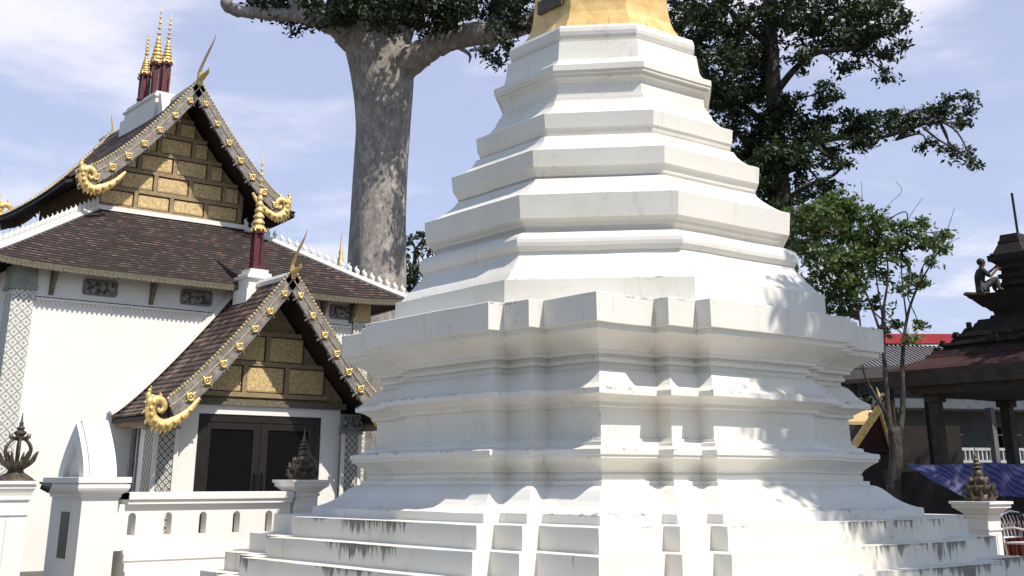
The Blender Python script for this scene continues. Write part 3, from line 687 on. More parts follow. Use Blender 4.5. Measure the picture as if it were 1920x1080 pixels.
# ------------------------------------------------------------------ low balustrade wall
WY = 5.2
lw = thing('balustrade_wall', (-3.7, WY, 0), 'low white wall pierced with small arched openings between gabled pillar and porch post', 'wall')
mb = MB(); mb.box(-5.24, -2.42, WY-.07, WY+.27, 1.165, 1.34); mb.box(-5.24, -2.42, WY-.10, WY+.30, 1.235, 1.335) ; mb.build('coping', 'fence', lw)
mb = MB(); slots = [-5.13, -4.55, -3.97, -3.39, -2.81]; bw2 = .29
mb.box(-5.42, -2.42, WY, WY+.20, .50, .715)
for i, s in enumerate(slots):
    a, b = s-bw2, s+bw2; r = .062
    mb.box(a, s-r, WY, WY+.20, .715, .98); mb.box(s+r, b, WY, WY+.20, .715, .98)
    arc = [(s+r*math.cos(t), .98+r*math.sin(t)) for t in [math.pi*k/8 for k in range(9)]]
    mb.extrude([(b, .98), (b, 1.165), (a, 1.165), (a, .98)]+arc[::-1], 'y', WY, WY+.20)
mb.box(-2.52, -2.42, WY, WY+.2, .715, 1.165)
mb.build('pierced_panel', 'fence', lw)
mb = MB()
for w, z0, z1 in ((.04, .46, .52), (.09, .36, .46), (.05, .33, .36), (.14, .22, .33), (.20, .12, .22), (.26, 0, .12)): mb.box(-5.24, -2.42, WY-w, WY+.2+w, z0, z1)
mb.build('base_moulding', 'fence', lw)
# gabled pillar
gp = thing('gabled_gate_pillar', (-5.55, 5.7, 0), 'stout white gate pillar crowned by a tall pointed arch', 'pillar')
gx0, gx1, gy0_, gy1_ = -5.97, -5.42, 5.08, 6.42
mb = MB(); mb.box(gx0, gx1, gy0_, gy1_, 0, 1.30)
sl = (gy0_+.42, gy1_-.45)
mb.build('shaft', 'fence', gp)
mb = MB(); mb.box(gx0-.012, gx0-.001, sl[0]-.08, sl[1]+.08, .35, 1.12); mb.build('panel_moulding', 'fence', gp)
MB().box(gx0-.018, gx0-.0125, sl[0], sl[1]-.1, .40, 1.06).build('dark_slot', 'door', gp)
mb = MB(); mb.rings([[(x, y, z) for x, y in ((gx0-e, gy0_-e), (gx1+e, gy0_-e), (gx1+e, gy1_+e), (gx0-e, gy1_+e))] for e, z in ((.03, 1.27), (.03, 1.31), (.10, 1.36), (.12, 1.40), (.12, 1.455), (.09, 1.457), (.09, 1.475), (.13, 1.478), (.13, 1.555), (.12, 1.56))]); mb.build('cap', 'fence', gp)
def ogive(y0, y1, z0, h, n=12, p=1.5):
    c = (y0+y1)/2; w = (y1-y0)/2
    L = [(c-w*(1-(i/n)**p), z0+h*i/n) for i in range(n+1)]
    return L+[(2*c-a, z) for a, z in L[::-1][1:]]
MB().extrude(ogive(gy0_+.06, gy1_-.06, 1.561, .86), 'x', gx0+.10, gx1-.04).extrude(ogive(gy0_-.0+.02, gy0_+.5, 1.561, .0001), 'x', gx0+.2, gx1-.2).build('pointed_arch', 'fence', gp)
o1, o2 = ogive(gy0_+.10, gy1_-.10, 1.565, .80), ogive(gy0_+.32, gy1_-.32, 1.565, .52)
mb = MB(); n_ = len(o1); xf = gx0+.02
mb.rings([[(xf, y, z) for y, z in o1], [(xf, y, z) for y, z in o2], [(gx0+.098, y, z) for y, z in o2], [(gx0+.098, y, z) for y, z in o1], [(xf, y, z) for y, z in o1]], False, False); mb.build('arch_rim', 'fence', gp)
# dwarf posts with bronze finials
def post(name, x, y, h, w, label, corb=.12):
    t = thing(name, (x, y, 0), label, 'post')
    mb = MB(); mb.box(x-w, x+w, y-w, y+w, 0, h-.26)
    mb.build('shaft', 'fence', t)
    m2 = MB()
    for s in (-1, 1):
        m2.box(x+s*w*.5-w*.33, x+s*w*.5+w*.33, y-w-.012, y-w-.001, .12, h-.52); m2.box(x-w-.012, x-w-.001, y+s*w*.5-w*.33, y+s*w*.5+w*.33, .12, h-.52)
    m2.box(x-w-.02, x+w+.02, y-w-.02, y+w+.02, h-.46, h-.43)
    m2.build('panel', 'fence', t)
    MB().rings([[(x+sx*(w+e), y+sy*(w+e), z) for sx, sy in ((-1, -1), (1, -1), (1, 1), (-1, 1))] for e, z in ((.0, h-.27), (.03, h-.25), (.03, h-.22), (.01, h-.21), (corb*.5, h-.15), (corb*.95, h-.10), (corb, h-.10), (corb, h-.045), (corb+.03, h-.04), (corb+.03, h), (corb+.02, h+.003))]).build('capital', 'fence', t)
    return t
def crown_finial(name, x, y, z, s, label, kind=0):
    t = thing(name, (x, y, z), label, 'finial')
    if kind == 0:
        MB().lathe((x, y, z), [(.40*s, 0), (.36*s, .05*s), (.27*s, .11*s), (.17*s, .17*s), (.15*s, .22*s), (.27*s, .30*s), (.30*s, .37*s), (.27*s, .385*s), (.20*s, .37*s)], 20).build('bowl', 'bronze', t, True, 50)
        for k in range(8):
            a = k*math.pi/4+.2; c, n = math.cos(a), math.sin(a)
            MB().tube([(x+c*r*s, y+n*r*s, z+h*s) for r, h in ((.26, .34), (.34, .42), (.38, .52), (.43, .60))], [.05*s, .045*s, .03*s, .006*s], 6).build('upturned_leaf', 'bronze', t, True)
        for k in range(6):
            a = k*math.pi/3+.3; c, n = math.cos(a), math.sin(a)
            MB().tube(smoothpath([(x+c*r*s, y+n*r*s, z+h*s) for r, h in ((.20, .36), (.27, .52), (.28, .66), (.20, .78), (.07, .86))], 3), .028*s, 6).build('cage_rib', 'bronze', t, True)
        MB().lathe((x, y, z+.80*s), [(.05*s, 0), (.16*s, .04*s), (.17*s, .07*s), (.08*s, .10*s), (.13*s, .15*s), (.13*s, .18*s), (.06*s, .22*s), (.09*s, .26*s), (.04*s, .31*s), (.05*s, .35*s), (.025*s, .40*s), (.006*s, .58*s)], 12).build('tiered_tip', 'bronze', t, True)
        m = MB()
        for k in range(6):
            a = k*math.pi/3; c, n = math.cos(a), math.sin(a)
            m.tube([(x+c*.13*s, y+n*.13*s, z+.84*s), (x+c*.20*s, y+n*.20*s, z+.88*s), (x+c*.22*s, y+n*.22*s, z+.96*s)], [.04*s, .03*s, .004], 5)
        m.build('tip_leaf', 'bronze', t)
    else:
        MB().lathe((x, y, z), [(.33*s, 0), (.36*s, .06*s), (.27*s, .13*s), (.25*s, .20*s), (.33*s, .27*s), (.34*s, .33*s), (.24*s, .38*s)], 16).build('lotus_base', 'bronze', t, True, 50)
        m = MB()
        for row, (r, h) in enumerate(((.33, .08), (.30, .26))):
            for k in range(10):
                a = k*math.pi/5+row*.3; c, n = math.cos(a), math.sin(a)
                m.tube([(x+c*r*s*.9, y+n*r*s*.9, z+h*s), (x+c*r*s*1.18, y+n*r*s*1.18, z+(h+.06)*s), (x+c*r*s*1.22, y+n*r*s*1.22, z+(h+.17)*s)], [.06*s, .05*s, .006], 6)
        m.build('scroll_leaf', 'bronze', t, True)
        b = MB(); b.lathe((x, y, z+.37*s), [(.20*s, 0), (.24*s, .07*s), (.21*s, .16*s), (.13*s, .22*s), (.15*s, .26*s), (.11*s, .36*s), (.06*s, .40*s)], 14)
        b.ball((x-.12*s, y-.14*s, z+.50*s), .09*s); b.ball((x-.18*s, y+.1*s, z+.48*s), .09*s); b.ball((x+.12*s, y-.14*s, z+.5*s), .08*s)
        b.build('carved_body', 'bronze', t, True, 60)
        MB().lathe((x, y, z+.74*s), [(.07*s, 0), (.14*s, .04*s), (.08*s, .09*s), (.11*s, .13*s), (.06*s, .18*s), (.08*s, .22*s), (.04*s, .27*s), (.05*s, .31*s), (.02*s, .36*s), (.004, .56*s)], 10).build('tiered_tip', 'bronze', t, True)
    return t
post('dwarf_post', -7.12, 5.30, 1.50, .34, 'thick white panelled wall post at the left edge under an open bronze cage finial', .06)
crown_finial('bronze_finial', -6.92, 5.28, 1.504, .70, 'dark bronze crown finial with an open cage of curved ribs, left of the pointed arch')
post('dwarf_post', -2.16, 5.32, 1.52, .20, 'slender white wall post with flared capital in front of the dark double doors', .14)
crown_finial('bronze_finial', -2.16, 5.32, 1.524, .66, 'dark bronze leafy finial silhouetted against the dark doors', 1)
# wall left of the cage finial, beyond the frame, and return behind
tag(MB().box(-12.5, -7.47, WY+.05, WY+.25, 0, 1.2).box(-12.5, -7.47, WY, WY+.3, 1.2, 1.36).build('boundary_wall', 'fence'), 'plain white boundary wall running left from the thick post at the edge of the picture', 'wall')
sl_ = thing('spot_lamp', (-6.45, 5.35, 1.4), 'small black spot lamp fixed beside the thick white post, left of the gabled pillar', 'lamp')
MB().tube([(-6.52, 5.3, 1.44), (-6.40, 5.25, 1.40)], [.05, .075], 10).build('lamp_head', 'iron', sl_, True, 50)
MB().bar((-6.62, 5.32, 1.50), (-6.46, 5.3, 1.46), .03).build('arm', 'iron', sl_)
# right wall and post
post('dwarf_post', 7.06, -1.80, 1.17, .20, 'short white wall post with flared capital at right, beside the white bench', .15)
crown_finial('bronze_finial', 7.06, -1.80, 1.174, .70, 'brown bronze leafy finial on the right hand post in front of the blue tarpaulin', 1)
rw = thing('low_boundary_wall', (7.06, 2, 0), 'low plain white wall with broad coping behind the right corner of the stupa plinth', 'wall')
MB().box(6.96, 7.16, -1.58, 7.0, 0, .80).build('wall_body', 'fence', rw); MB().box(6.88, 7.24, -1.58, 7.05, .80, .945).build('coping', 'fence', rw)
MB().box(6.86, 7.26, -1.58, 7.05, 0, .30).box(6.90, 7.22, -1.58, 7.05, .30, .42).build('footing', 'fence', rw)
# ------------------------------------------------------------------ bench (white cast iron)
bn = thing('garden_bench', (8.75, -1.6, 0), 'white cast iron garden bench with curled arm at the right edge', 'bench')
bx, by = 8.75, -1.65
for k in range(6):
    MB().box(bx-.02, bx+1.25, by+k*.075, by+.055+k*.075, .42, .445).build('seat_slat', 'whiteiron', bn)
for s in (0, 1.22):
    m = MB(); X = bx+s
    m.tube([(X, by-.02, 0), (X, by+.02, .22), (X, by, .43)], .022, 6); m.tube([(X, by+.48, 0), (X, by+.43, .25), (X, by+.46, .45), (X, by+.56, .88)], .022, 6)
    m.tube([(X, by+.50, .66), (X, by+.25, .70), (X, by+.02, .66), (X, by-.05, .58), (X, by, .50), (X, by+.06, .55)], .022, 6)
    m.tube([(X, by, .43), (X, by+.46, .43)], .02, 6); m.tube([(X, by, .15), (X, by+.24, .22), (X, by+.46, .15)], .014, 5)
    m.build('side_frame', 'whiteiron', bn, True)
m = MB(); m.tube([(bx, by+.56, .88), (bx+.6, by+.60, .97), (bx+1.22, by+.56, .88)], .02, 6); m.tube([(bx, by+.48, .52), (bx+1.22, by+.48, .52)], .016, 6)
for k in range(9):
    X = bx+.1+k*.128; m.tube([(X, by+.49, .52), (X+.03, by+.52, .70), (X, by+.57, .90)], .010, 5)
    m.tube([(X+.04*math.cos(a), by+.53, .72+.07*math.sin(a)) for a in [i*.8 for i in range(9)]], .008, 4)
m.build('backrest', 'whiteiron', bn, True)
# ------------------------------------------------------------------ dark tiered pavilion at right
pv = thing('tiered_pavilion', (14.7, 1.0, 0), 'dark unfinished brick pavilion with stacked roof tiers at the right edge', 'pavilion')
PCX, PCY = 14.75, .95
def sqbox(mb, h, z0, z1, h2=None, cx=PCX, cy=PCY):
    h2 = h2 or h
    mb.rings([[(cx+sx*a, cy+sy*a, z) for sx, sy in ((-1, -1), (1, -1), (1, 1), (-1, 1))] for a, z in ((h, z0), (h2, z1))])
for sx in (-1, 1):
    for sy in (-1, 1):
        cx, cy = PCX+sx*1.62, PCY+sy*1.62
        c = MB().box(cx-.12, cx+.12, cy-.12, cy+.12, 0, 3.45).build('column', 'concrete', pv)
        MB().box(cx-.18, cx+.18, cy-.18, cy+.18, 3.28, 3.44).build('column_head', 'concrete', c)
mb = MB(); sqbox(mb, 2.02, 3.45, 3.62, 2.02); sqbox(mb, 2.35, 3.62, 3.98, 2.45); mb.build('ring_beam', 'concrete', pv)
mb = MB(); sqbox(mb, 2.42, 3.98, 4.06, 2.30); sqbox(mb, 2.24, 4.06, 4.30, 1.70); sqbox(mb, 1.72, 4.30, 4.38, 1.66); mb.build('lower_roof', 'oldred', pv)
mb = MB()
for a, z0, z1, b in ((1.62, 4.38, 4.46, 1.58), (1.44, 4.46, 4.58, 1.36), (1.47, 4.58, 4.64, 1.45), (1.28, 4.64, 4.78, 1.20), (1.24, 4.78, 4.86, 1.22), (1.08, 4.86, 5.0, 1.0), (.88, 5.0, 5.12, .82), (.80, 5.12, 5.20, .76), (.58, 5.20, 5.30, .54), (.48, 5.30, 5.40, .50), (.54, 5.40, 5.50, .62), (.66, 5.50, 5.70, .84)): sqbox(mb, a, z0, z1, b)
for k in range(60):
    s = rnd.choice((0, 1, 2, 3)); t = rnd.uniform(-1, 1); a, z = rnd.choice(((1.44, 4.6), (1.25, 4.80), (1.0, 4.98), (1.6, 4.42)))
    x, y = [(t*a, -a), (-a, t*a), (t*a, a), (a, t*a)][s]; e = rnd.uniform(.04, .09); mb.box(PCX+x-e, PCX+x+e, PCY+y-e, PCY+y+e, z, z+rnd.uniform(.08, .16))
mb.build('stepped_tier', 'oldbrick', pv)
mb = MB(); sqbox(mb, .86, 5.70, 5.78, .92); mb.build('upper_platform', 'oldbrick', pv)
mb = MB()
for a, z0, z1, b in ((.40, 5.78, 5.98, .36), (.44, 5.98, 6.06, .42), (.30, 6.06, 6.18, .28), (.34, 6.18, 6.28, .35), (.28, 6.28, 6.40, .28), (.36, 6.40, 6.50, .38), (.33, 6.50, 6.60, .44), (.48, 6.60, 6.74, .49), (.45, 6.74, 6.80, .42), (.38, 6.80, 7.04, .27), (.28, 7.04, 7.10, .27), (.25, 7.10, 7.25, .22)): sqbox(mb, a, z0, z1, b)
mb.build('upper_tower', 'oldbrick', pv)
tp = at(1897, 362, 28.1); bp = at(1909, 442, 28.1)
MB().tube([bp-(tp-bp)*.2, tp], .035, 6).build('steel_rod', 'iron', pv)
# scaffold planks
pk = thing('scaffold_plank', at(1835, 548, 27.4), 'rough wooden plank jutting from the pavilion tier under the worker', 'plank')
a_, b_ = at(1808, 551, 28.0), at(1885, 553, 27.8)
MB().bar(a_, b_, .28, .05).build('board', 'plank', pk)
# ------------------------------------------------------------------ worker
def skinmesh(name, mt, pts, edges, parent, sub=2):
    """pts: {key:(Vector, radius)}"""
    keys = list(pts); me = bpy.data.meshes.new(name); org = Vector(root_of(parent)['_org'])
    me.from_pydata([tuple(Vector(pts[k][0])-org) for k in keys], [(keys.index(a), keys.index(b)) for a, b in edges], [])
    me.materials.append(M[mt]); o = bpy.data.objects.new(name, me); COL.objects.link(o); o.parent = parent
    md = o.modifiers.new('Skin', 'SKIN'); md.use_smooth_shade = True
    if not me.skin_vertices: raise RuntimeError('no skin layer')
    for i, k in enumerate(keys):
        r = pts[k][1]; me.skin_vertices[0].data[i].radius = (r, r) if not isinstance(r, tuple) else r; me.skin_vertices[0].data[i].use_root = (i == 0)
    s = o.modifiers.new('Sub', 'SUBSURF'); s.levels = sub; s.render_levels = sub
    return o
wk_base = at(1842, 548, 27.9)
wk = thing('person', wk_base, 'worker in dark shirt and grey trousers sitting on the pavilion tier, reaching towards its tower', 'person')
rgt = Vector((math.cos(HEAD), -math.sin(HEAD), 0)); fwd = Vector((math.sin(HEAD), math.cos(HEAD), 0)); upv = Vector((0, 0, 1))
def W(r, u, f=0): return wk_base+rgt*r+upv*(u)+fwd*f
pts = {'pelvis': (W(-.02, .13), .115), 'belly': (W(-.04, .27), .105), 'chest': (W(0, .43), .125), 'neck0': (W(.03, .55), .06), 'neck': (W(.05, .60), .048), 'head': (W(.07, .68), .078), 'crown': (W(.07, .76), .070),
       'hipL': (W(.03, .12, -.10), .085), 'kneeL': (W(.33, .33, -.14), .060), 'ankL': (W(.34, .07, -.16), .040), 'toeL': (W(.48, .035, -.16), .030),
       'hipR': (W(.03, .12, .10), .085), 'kneeR': (W(.36, .27, .16), .060), 'ankR': (W(.40, .07, .2), .040), 'toeR': (W(.54, .035, .2), .030),
       'shL': (W(.02, .50, -.17), .055), 'elL': (W(.16, .34, -.20), .040), 'wrL': (W(.32, .50, -.17), .028), 'haL': (W(.37, .54, -.16), .030),
       'shR': (W(.02, .50, .17), .055), 'elR': (W(.22, .46, .17), .040), 'wrR': (W(.40, .60, .12), .028), 'haR': (W(.455, .65, .11), .030)}
ed = [('pelvis', 'belly'), ('belly', 'chest'), ('chest', 'neck0'), ('neck0', 'neck'), ('neck', 'head'), ('head', 'crown'), ('pelvis', 'hipL'), ('hipL', 'kneeL'), ('kneeL', 'ankL'), ('ankL', 'toeL'), ('pelvis', 'hipR'), ('hipR', 'kneeR'), ('kneeR', 'ankR'), ('ankR', 'toeR'), ('chest', 'shL'), ('shL', 'elL'), ('elL', 'wrL'), ('wrL', 'haL'), ('chest', 'shR'), ('shR', 'elR'), ('elR', 'wrR'), ('wrR', 'haR')]
for S_, h, ff in (('L', Vector(pts['haL'][0]), -1), ('R', Vector(pts['haR'][0]), 1)):
    for k, (du, df, ln) in enumerate(((.025, -.018, .055), (.028, -.006, .062), (.026, .007, .058), (.018, .019, .046))):
        a = h+rgt*.03+fwd*df*1.4+upv*.002; b = a+rgt*ln*.55+upv*.012; c = b+rgt*ln*.45-upv*.012
        pts[f'f{S_}{k}a'] = (a, .010); pts[f'f{S_}{k}b'] = (b, .009); pts[f'f{S_}{k}c'] = (c, .007)
        ed += [('ha'+S_, f'f{S_}{k}a'), (f'f{S_}{k}a', f'f{S_}{k}b'), (f'f{S_}{k}b', f'f{S_}{k}c')]
    pts[f't{S_}a'] = (h+upv*.028+rgt*.005, .011); pts[f't{S_}b'] = (h+upv*.05+rgt*.03, .009); ed += [('ha'+S_, f't{S_}a'), (f't{S_}a', f't{S_}b')]
# a small face: nose and chin bumps grow out of the head
pts['nose'] = (W(.15, .685), .014); ed.append(('head', 'nose'))
pts['chin'] = (W(.12, .64), .026); ed.append(('head', 'chin'))
body = skinmesh('body', 'skin', pts, ed, wk)
for s in (-1, 1): MB().ball(W(.135, .705, s*.028), .010, 8, 5).build('eye', 'hair', wk, True)
for s in (-1, 1): MB().ball(W(.06, .69, s*.085), .022, 8, 5).build('ear', 'skin', wk, True)
def grow(ks, g, e2): return {k: (pts[k][0], pts[k][1]+g) for k in ks}, e2
p_, e_ = grow(['pelvis', 'belly', 'chest', 'neck0', 'shL', 'shR', 'elL', 'elR'], .016, [('pelvis', 'belly'), ('belly', 'chest'), ('chest', 'neck0'), ('chest', 'shL'), ('shL', 'elL'), ('chest', 'shR'), ('shR', 'elR')])
skinmesh('shirt', 'shirt', p_, e_, wk)
p_, e_ = grow(['pelvis', 'hipL', 'kneeL', 'ankL', 'hipR', 'kneeR', 'ankR'], .014, [('pelvis', 'hipL'), ('hipL', 'kneeL'), ('kneeL', 'ankL'), ('pelvis', 'hipR'), ('hipR', 'kneeR'), ('kneeR', 'ankR')])
p_['pelvis'] = (p_['pelvis'][0]-upv*.01, .137)
skinmesh('trousers', 'trousers', p_, e_, wk)
m = MB(); m.ball(W(.050, .735), .100, 12, 8, .92); hr_ = m.build('hair', 'hair', wk, True)
# ------------------------------------------------------------------ long building and shelters behind the pavilion
vx = rgt; vy = fwd
lb = thing('long_building', at(1780, 880, 40), 'long dim two storey building with red roof edge and white veranda railing behind the pavilion', 'building')
def panelbox(p0, p1, z0, z1, th, mt, name, par):
    """upright slab from p0 to p1 (plan), thickness th away from the viewer"""
    p0 = Vector((p0[0], p0[1], 0)); p1 = Vector((p1[0], p1[1], 0)); d = (p1-p0).normalized(); n = Vector((-d.y, d.x, 0))
    q = [p0, p1, p1+n*th, p0+n*th]
    return MB().rings([[(v.x, v.y, z) for v in q] for z in (z0, z1)]).build(name, mt, par)
A = at(1560, 900, 40); B = at(2120, 900, 43)
def zat(py, D): return at(1780, py, D).z
panelbox(A, B, 0, zat(694, 40), 6, 'dimwall', 'wall', lb)
off = fwd*-1.5
panelbox(A+off, B+off, zat(762, 38.5), zat(744, 38.5), 2.0, 'dimwhite', 'veranda_beam', lb)
panelbox(A+off, B+off, zat(868, 38.5)-.2, zat(868, 38.5), 1.6, 'concrete', 'veranda_floor', lb)
rail = MB(); d_ = (B-A).normalized(); L_ = (B-A).length
for k in range(int(L_/.16)):
    p = A+off+d_*(k*.16); z0 = zat(868, 38.5); rail.bar((p.x, p.y, z0), (p.x, p.y, z0+.42), .07)
for z in (.06, .45): q0 = A+off; q1 = B+off; rail.bar((q0.x, q0.y, zat(868, 38.5)+z), (q1.x, q1.y, zat(868, 38.5)+z), .09)
rail.build('white_railing', 'dimwhite', lb)
for k in range(7):
    p = A+off+d_*(1+k*2.3)
    MB().bar((p.x, p.y, 0), (p.x, p.y, zat(760, 38.5)), .26).build('column', 'dimwall', lb)
    if k < 6:
        q = p+d_*1.15-off-fwd*.03
        w = MB().bar(Vector((q.x, q.y, zat(830, 40)))-d_*.6, Vector((q.x, q.y, zat(830, 40)))+d_*.6, .05, 1.1); w.build('window', 'glass', lb)
        MB().bar(Vector((q.x, q.y, zat(812, 40)))-d_*.66-fwd*.03, Vector((q.x, q.y, zat(812, 40)))+d_*.66-fwd*.03, .04, .05).bar(Vector((q.x, q.y, zat(848, 40)))-d_*.66-fwd*.03, Vector((q.x, q.y, zat(848, 40)))+d_*.66-fwd*.03, .04, .05).bar(Vector((q.x, q.y, zat(848, 40)))-fwd*.03, Vector((q.x, q.y, zat(812, 40)))-fwd*.03, .05, .04).build('window_bar', 'dimwhite', lb)
# roof: grey slope and red ridge band
r0, r1 = at(1540, 690, 37.5), at(2140, 690, 40); zE, zR = zat(688, 37.5), zat(640, 41)
ro = MB(); back = fwd*4
ro.rings([[(p.x, p.y, z) for p, z in ((r0, zE), (r0+back, zR), (r0+back*2, zE))], [(p.x, p.y, z) for p, z in ((r1, zE), (r1+back, zR), (r1+back*2, zE))]])
for k in range(70):
    p = r0.lerp(r1, k/69); ro.bar((p.x, p.y, zE+.02), (p.x+back.x, p.y+back.y, zR+.02), .05, .05)
ro.build('grey_roof', 'greyroof', lb)
q0, q1 = at(1655, 648, 40.9), at(1782, 626, 41.4)
rd = MB(); rd.bar(r0+back+Vector((0, 0, zR-r0.z+.12)), r1+back+Vector((0, 0, zR-r1.z+.42)), .5, .34); rd.build('red_ridge', 'redroof', lb)
# dark brown lean-to eave left of the pavilion
ls = thing('lean_to_shelter', at(1660, 760, 33), 'dark lean-to shelter roof behind the thin trunks, left of the pavilion', 'shelter')
s0, s1 = at(1585, 712, 31), at(1760, 700, 31)
MB().rings([[s0, s0+fwd*3+upv*.5, s0+fwd*3+upv*.4, s0-upv*.1], [s1, s1+fwd*3+upv*.5, s1+fwd*3+upv*.4, s1-upv*.1]]).build('shelter_roof', 'oldbrick', ls)
for px in (1600, 1668, 1735):
    p = at(px, 720, 31.3); MB().bar((p.x, p.y, 0), (p.x, p.y, p.z), .12).build('shelter_post', 'darkwood', ls)
s0, s1 = at(1585, 722, 34), at(1790, 722, 34); panelbox(s0, s1, 0, 3.0, .2, 'darkwood', 'back_boarding', ls)
# shrine with gold rake peeking out left of the thin trunks
sh = thing('small_shrine', at(1625, 830, 29), 'small maroon shrine gable with a gold edged rake right of the stupa', 'shrine')
p0, p1, p2 = at(1598, 845, 29), at(1648, 770, 29), at(1672, 850, 29.5)
MB().rings([[p0, p1, p2], [p0+fwd*2, p1+fwd*2, p2+fwd*2]]).build('maroon_gable', 'oldred', sh)
MB().bar(p0-fwd*.05-rgt*.05, p1-fwd*.05+upv*.06, .12, .16).bar(p2-fwd*.05, p1-fwd*.05+upv*.06, .06, .10).build('gold_rake', 'gold', sh)
MB().tube([p1-fwd*.05, p1+upv*.3+rgt*.04-fwd*.05, p1+upv*.55-fwd*.05-rgt*.02], [.07, .05, .008], 6).build('finial_horn', 'gold', sh, True)
c_ = at(1630, 870, 30); MB().box(c_.x-.5, c_.x+.5, c_.y-.5, c_.y+.5, 0, 2.2).build('shrine_body', 'oldbrick', sh)
# side roof strip of the shrine
a0 = at(1582, 790, 29.4); MB().rings([[a0, a0+rgt*.9, a0+rgt*.9+upv*.3+fwd*.6, a0+upv*.3+fwd*.6], [a0-upv*.08, a0+rgt*.9-upv*.08, a0+rgt*.9+upv*.22+fwd*.6, a0+upv*.22+fwd*.6]]).build('gilt_eave', 'panel', sh)
# blue tarpaulin sagging between posts
tpn = thing('blue_tarpaulin', at(1810, 900, 24.5), 'dark blue striped tarpaulin sagging along the foot of the pavilion', 'tarpaulin')
t0, t1 = at(1700, 868, 24.3), at(2000, 872, 23.5); mb = MB(); nx_, nz_ = 30, 8; vs = []; fs = []
for i in range(nx_+1):
    s = i/nx_
    for j in range(nz_+1):
        t = j/nz_; p = t0.lerp(t1, s)
        sag = .40*(4*s*(1-s)) if s < .5 else .40
        z = p.z-.03*math.sin(s*9)-t*(.12+.50*min(1, s*3.2))
        vs.append(Vector((p.x, p.y, z))+fwd*(-.35*t+.05*math.sin(s*40+t*3)))
for i in range(nx_):
    for j in range(nz_): a = i*(nz_+1)+j; fs.append((a, a+1, a+nz_+2, a+nz_+1))
mb.add(vs, fs); mb.add([v+fwd*.012 for v in vs], [tuple(reversed(f)) for f in fs]); mb.build('cloth', 'tarp', tpn, True, 180)
# dark hoarding behind tarp, orange barrier
hd = thing('timber_hoarding', at(1800, 940, 26.5), 'dark timber hoarding behind the blue tarpaulin', 'hoarding')
h0, h1 = at(1655, 880, 27.5), at(2060, 880, 25.3)
nbd = 16
for k in range(nbd):
    a = h0.lerp(h1, k/nbd); b = h0.lerp(h1, (k+.97)/nbd); panelbox(a, b, 0, 1.72+rnd.uniform(-.05, .05), .04, 'darkwood', 'board', hd)
for k in range(4):
    p = at(1886+k*13, 1000, 23.6); t = thing('orange_barrier_post', (p.x, p.y, 0), 'short orange red barrier post behind the white bench, one of the row', 'barrier post', 'orange barrier posts behind the bench')
    MB().lathe((p.x, p.y, 0), [(.10, 0), (.10, .05), (.055, .07), (.05, .72), (.06, .75), (.03, .80)], 10).build('post', 'orange', t, True, 40); MB().lathe((p.x, p.y, .5), [(.058, 0), (.058, .1)], 10).build('grey_band', 'dimwhite', t)
fr = thing('iron_gate', at(1888, 900, 23), 'thin dark iron gate frame beside the orange barrier posts', 'gate')
g0, g1 = at(1876, 960, 23), at(1960, 960, 23)
m = MB()
for k in range(10):
    p = g0.lerp(g1, k/9); m.bar((p.x, p.y, 0), (p.x, p.y, .95), .02)
for z in (.12, .93): m.bar((g0.x, g0.y, z), (g1.x, g1.y, z), .03)
m.build('bars', 'iron', fr)
# ------------------------------------------------------------------ trees
def leaves(name, mt, parent, blobs, dens, size, seed=1, clump=.42):
    """blobs: (centre, radius). Leaves gather into many small ragged clumps inside every blob."""
    rg = np.random.default_rng(seed); org = np.array(root_of(parent)['_org']); C_ = []
    for c, r in blobs:
        c = np.array(c); nc = max(4, int(dens*r*r*1.15))
        d = rg.normal(size=(nc, 3)); d /= np.linalg.norm(d, axis=1)[:, None]
        rad = r*rg.uniform(.25, 1.08, nc)**.6
        cc = c+d*rad[:, None]*np.array([1, 1, .72])
        for q in cc:
            k = int(rg.integers(14, 30)); cr = clump*rg.uniform(.55, 1.25)
            e = rg.normal(size=(k, 3))*cr*np.array([.5, .5, .30]); C_.append(q+e)
    Pt = np.concatenate(C_); n = len(Pt)
    nrm = rg.normal(size=(n, 3))*.75+np.array([0, 0, .65]); nrm /= np.linalg.norm(nrm, axis=1)[:, None]
    t = rg.normal(size=(n, 3)); t -= nrm*(t*nrm).sum(1)[:, None]; t /= np.linalg.norm(t, axis=1)[:, None]; b = np.cross(nrm, t)
    s = size*rg.uniform(.6, 1.25, n)[:, None]
    V = np.stack([Pt-t*s, Pt+b*s*.42-t*s*.1+nrm*s*.08, Pt+t*s, Pt-b*s*.42-t*s*.1+nrm*s*.08], 1).reshape(-1, 3)-org
    me = bpy.data.meshes.new(name); me.vertices.add(4*n); me.vertices.foreach_set('co', V.astype(np.float32).ravel())
    me.loops.add(4*n); me.loops.foreach_set('vertex_index', np.arange(4*n, dtype=np.int32)); me.polygons.add(n)
    me.polygons.foreach_set('loop_start', np.arange(0, 4*n, 4, dtype=np.int32)); me.polygons.foreach_set('loop_total', np.full(n, 4, dtype=np.int32))
    me.update(calc_edges=True); me.materials.append(M[mt]); o = bpy.data.objects.new(name, me); COL.objects.link(o); o.parent = parent
    return o
def limb(mb, pts, k=6, n=10, knob=0.0):
    P = smoothpath(pts, k)
    if knob: P = [p+np.array([rnd.uniform(-1, 1), rnd.uniform(-1, 1), rnd.uniform(-1, 1), rnd.uniform(-1, 1)])*p[3]*knob for p in P]
    mb.tube([p[:3] for p in P], [max(p[3], .006) for p in P], n)
def px_limb(mb, pts, D, **kw): limb(mb, [(*at(x, y, D+dd), r) for x, y, r, dd in pts], **kw)
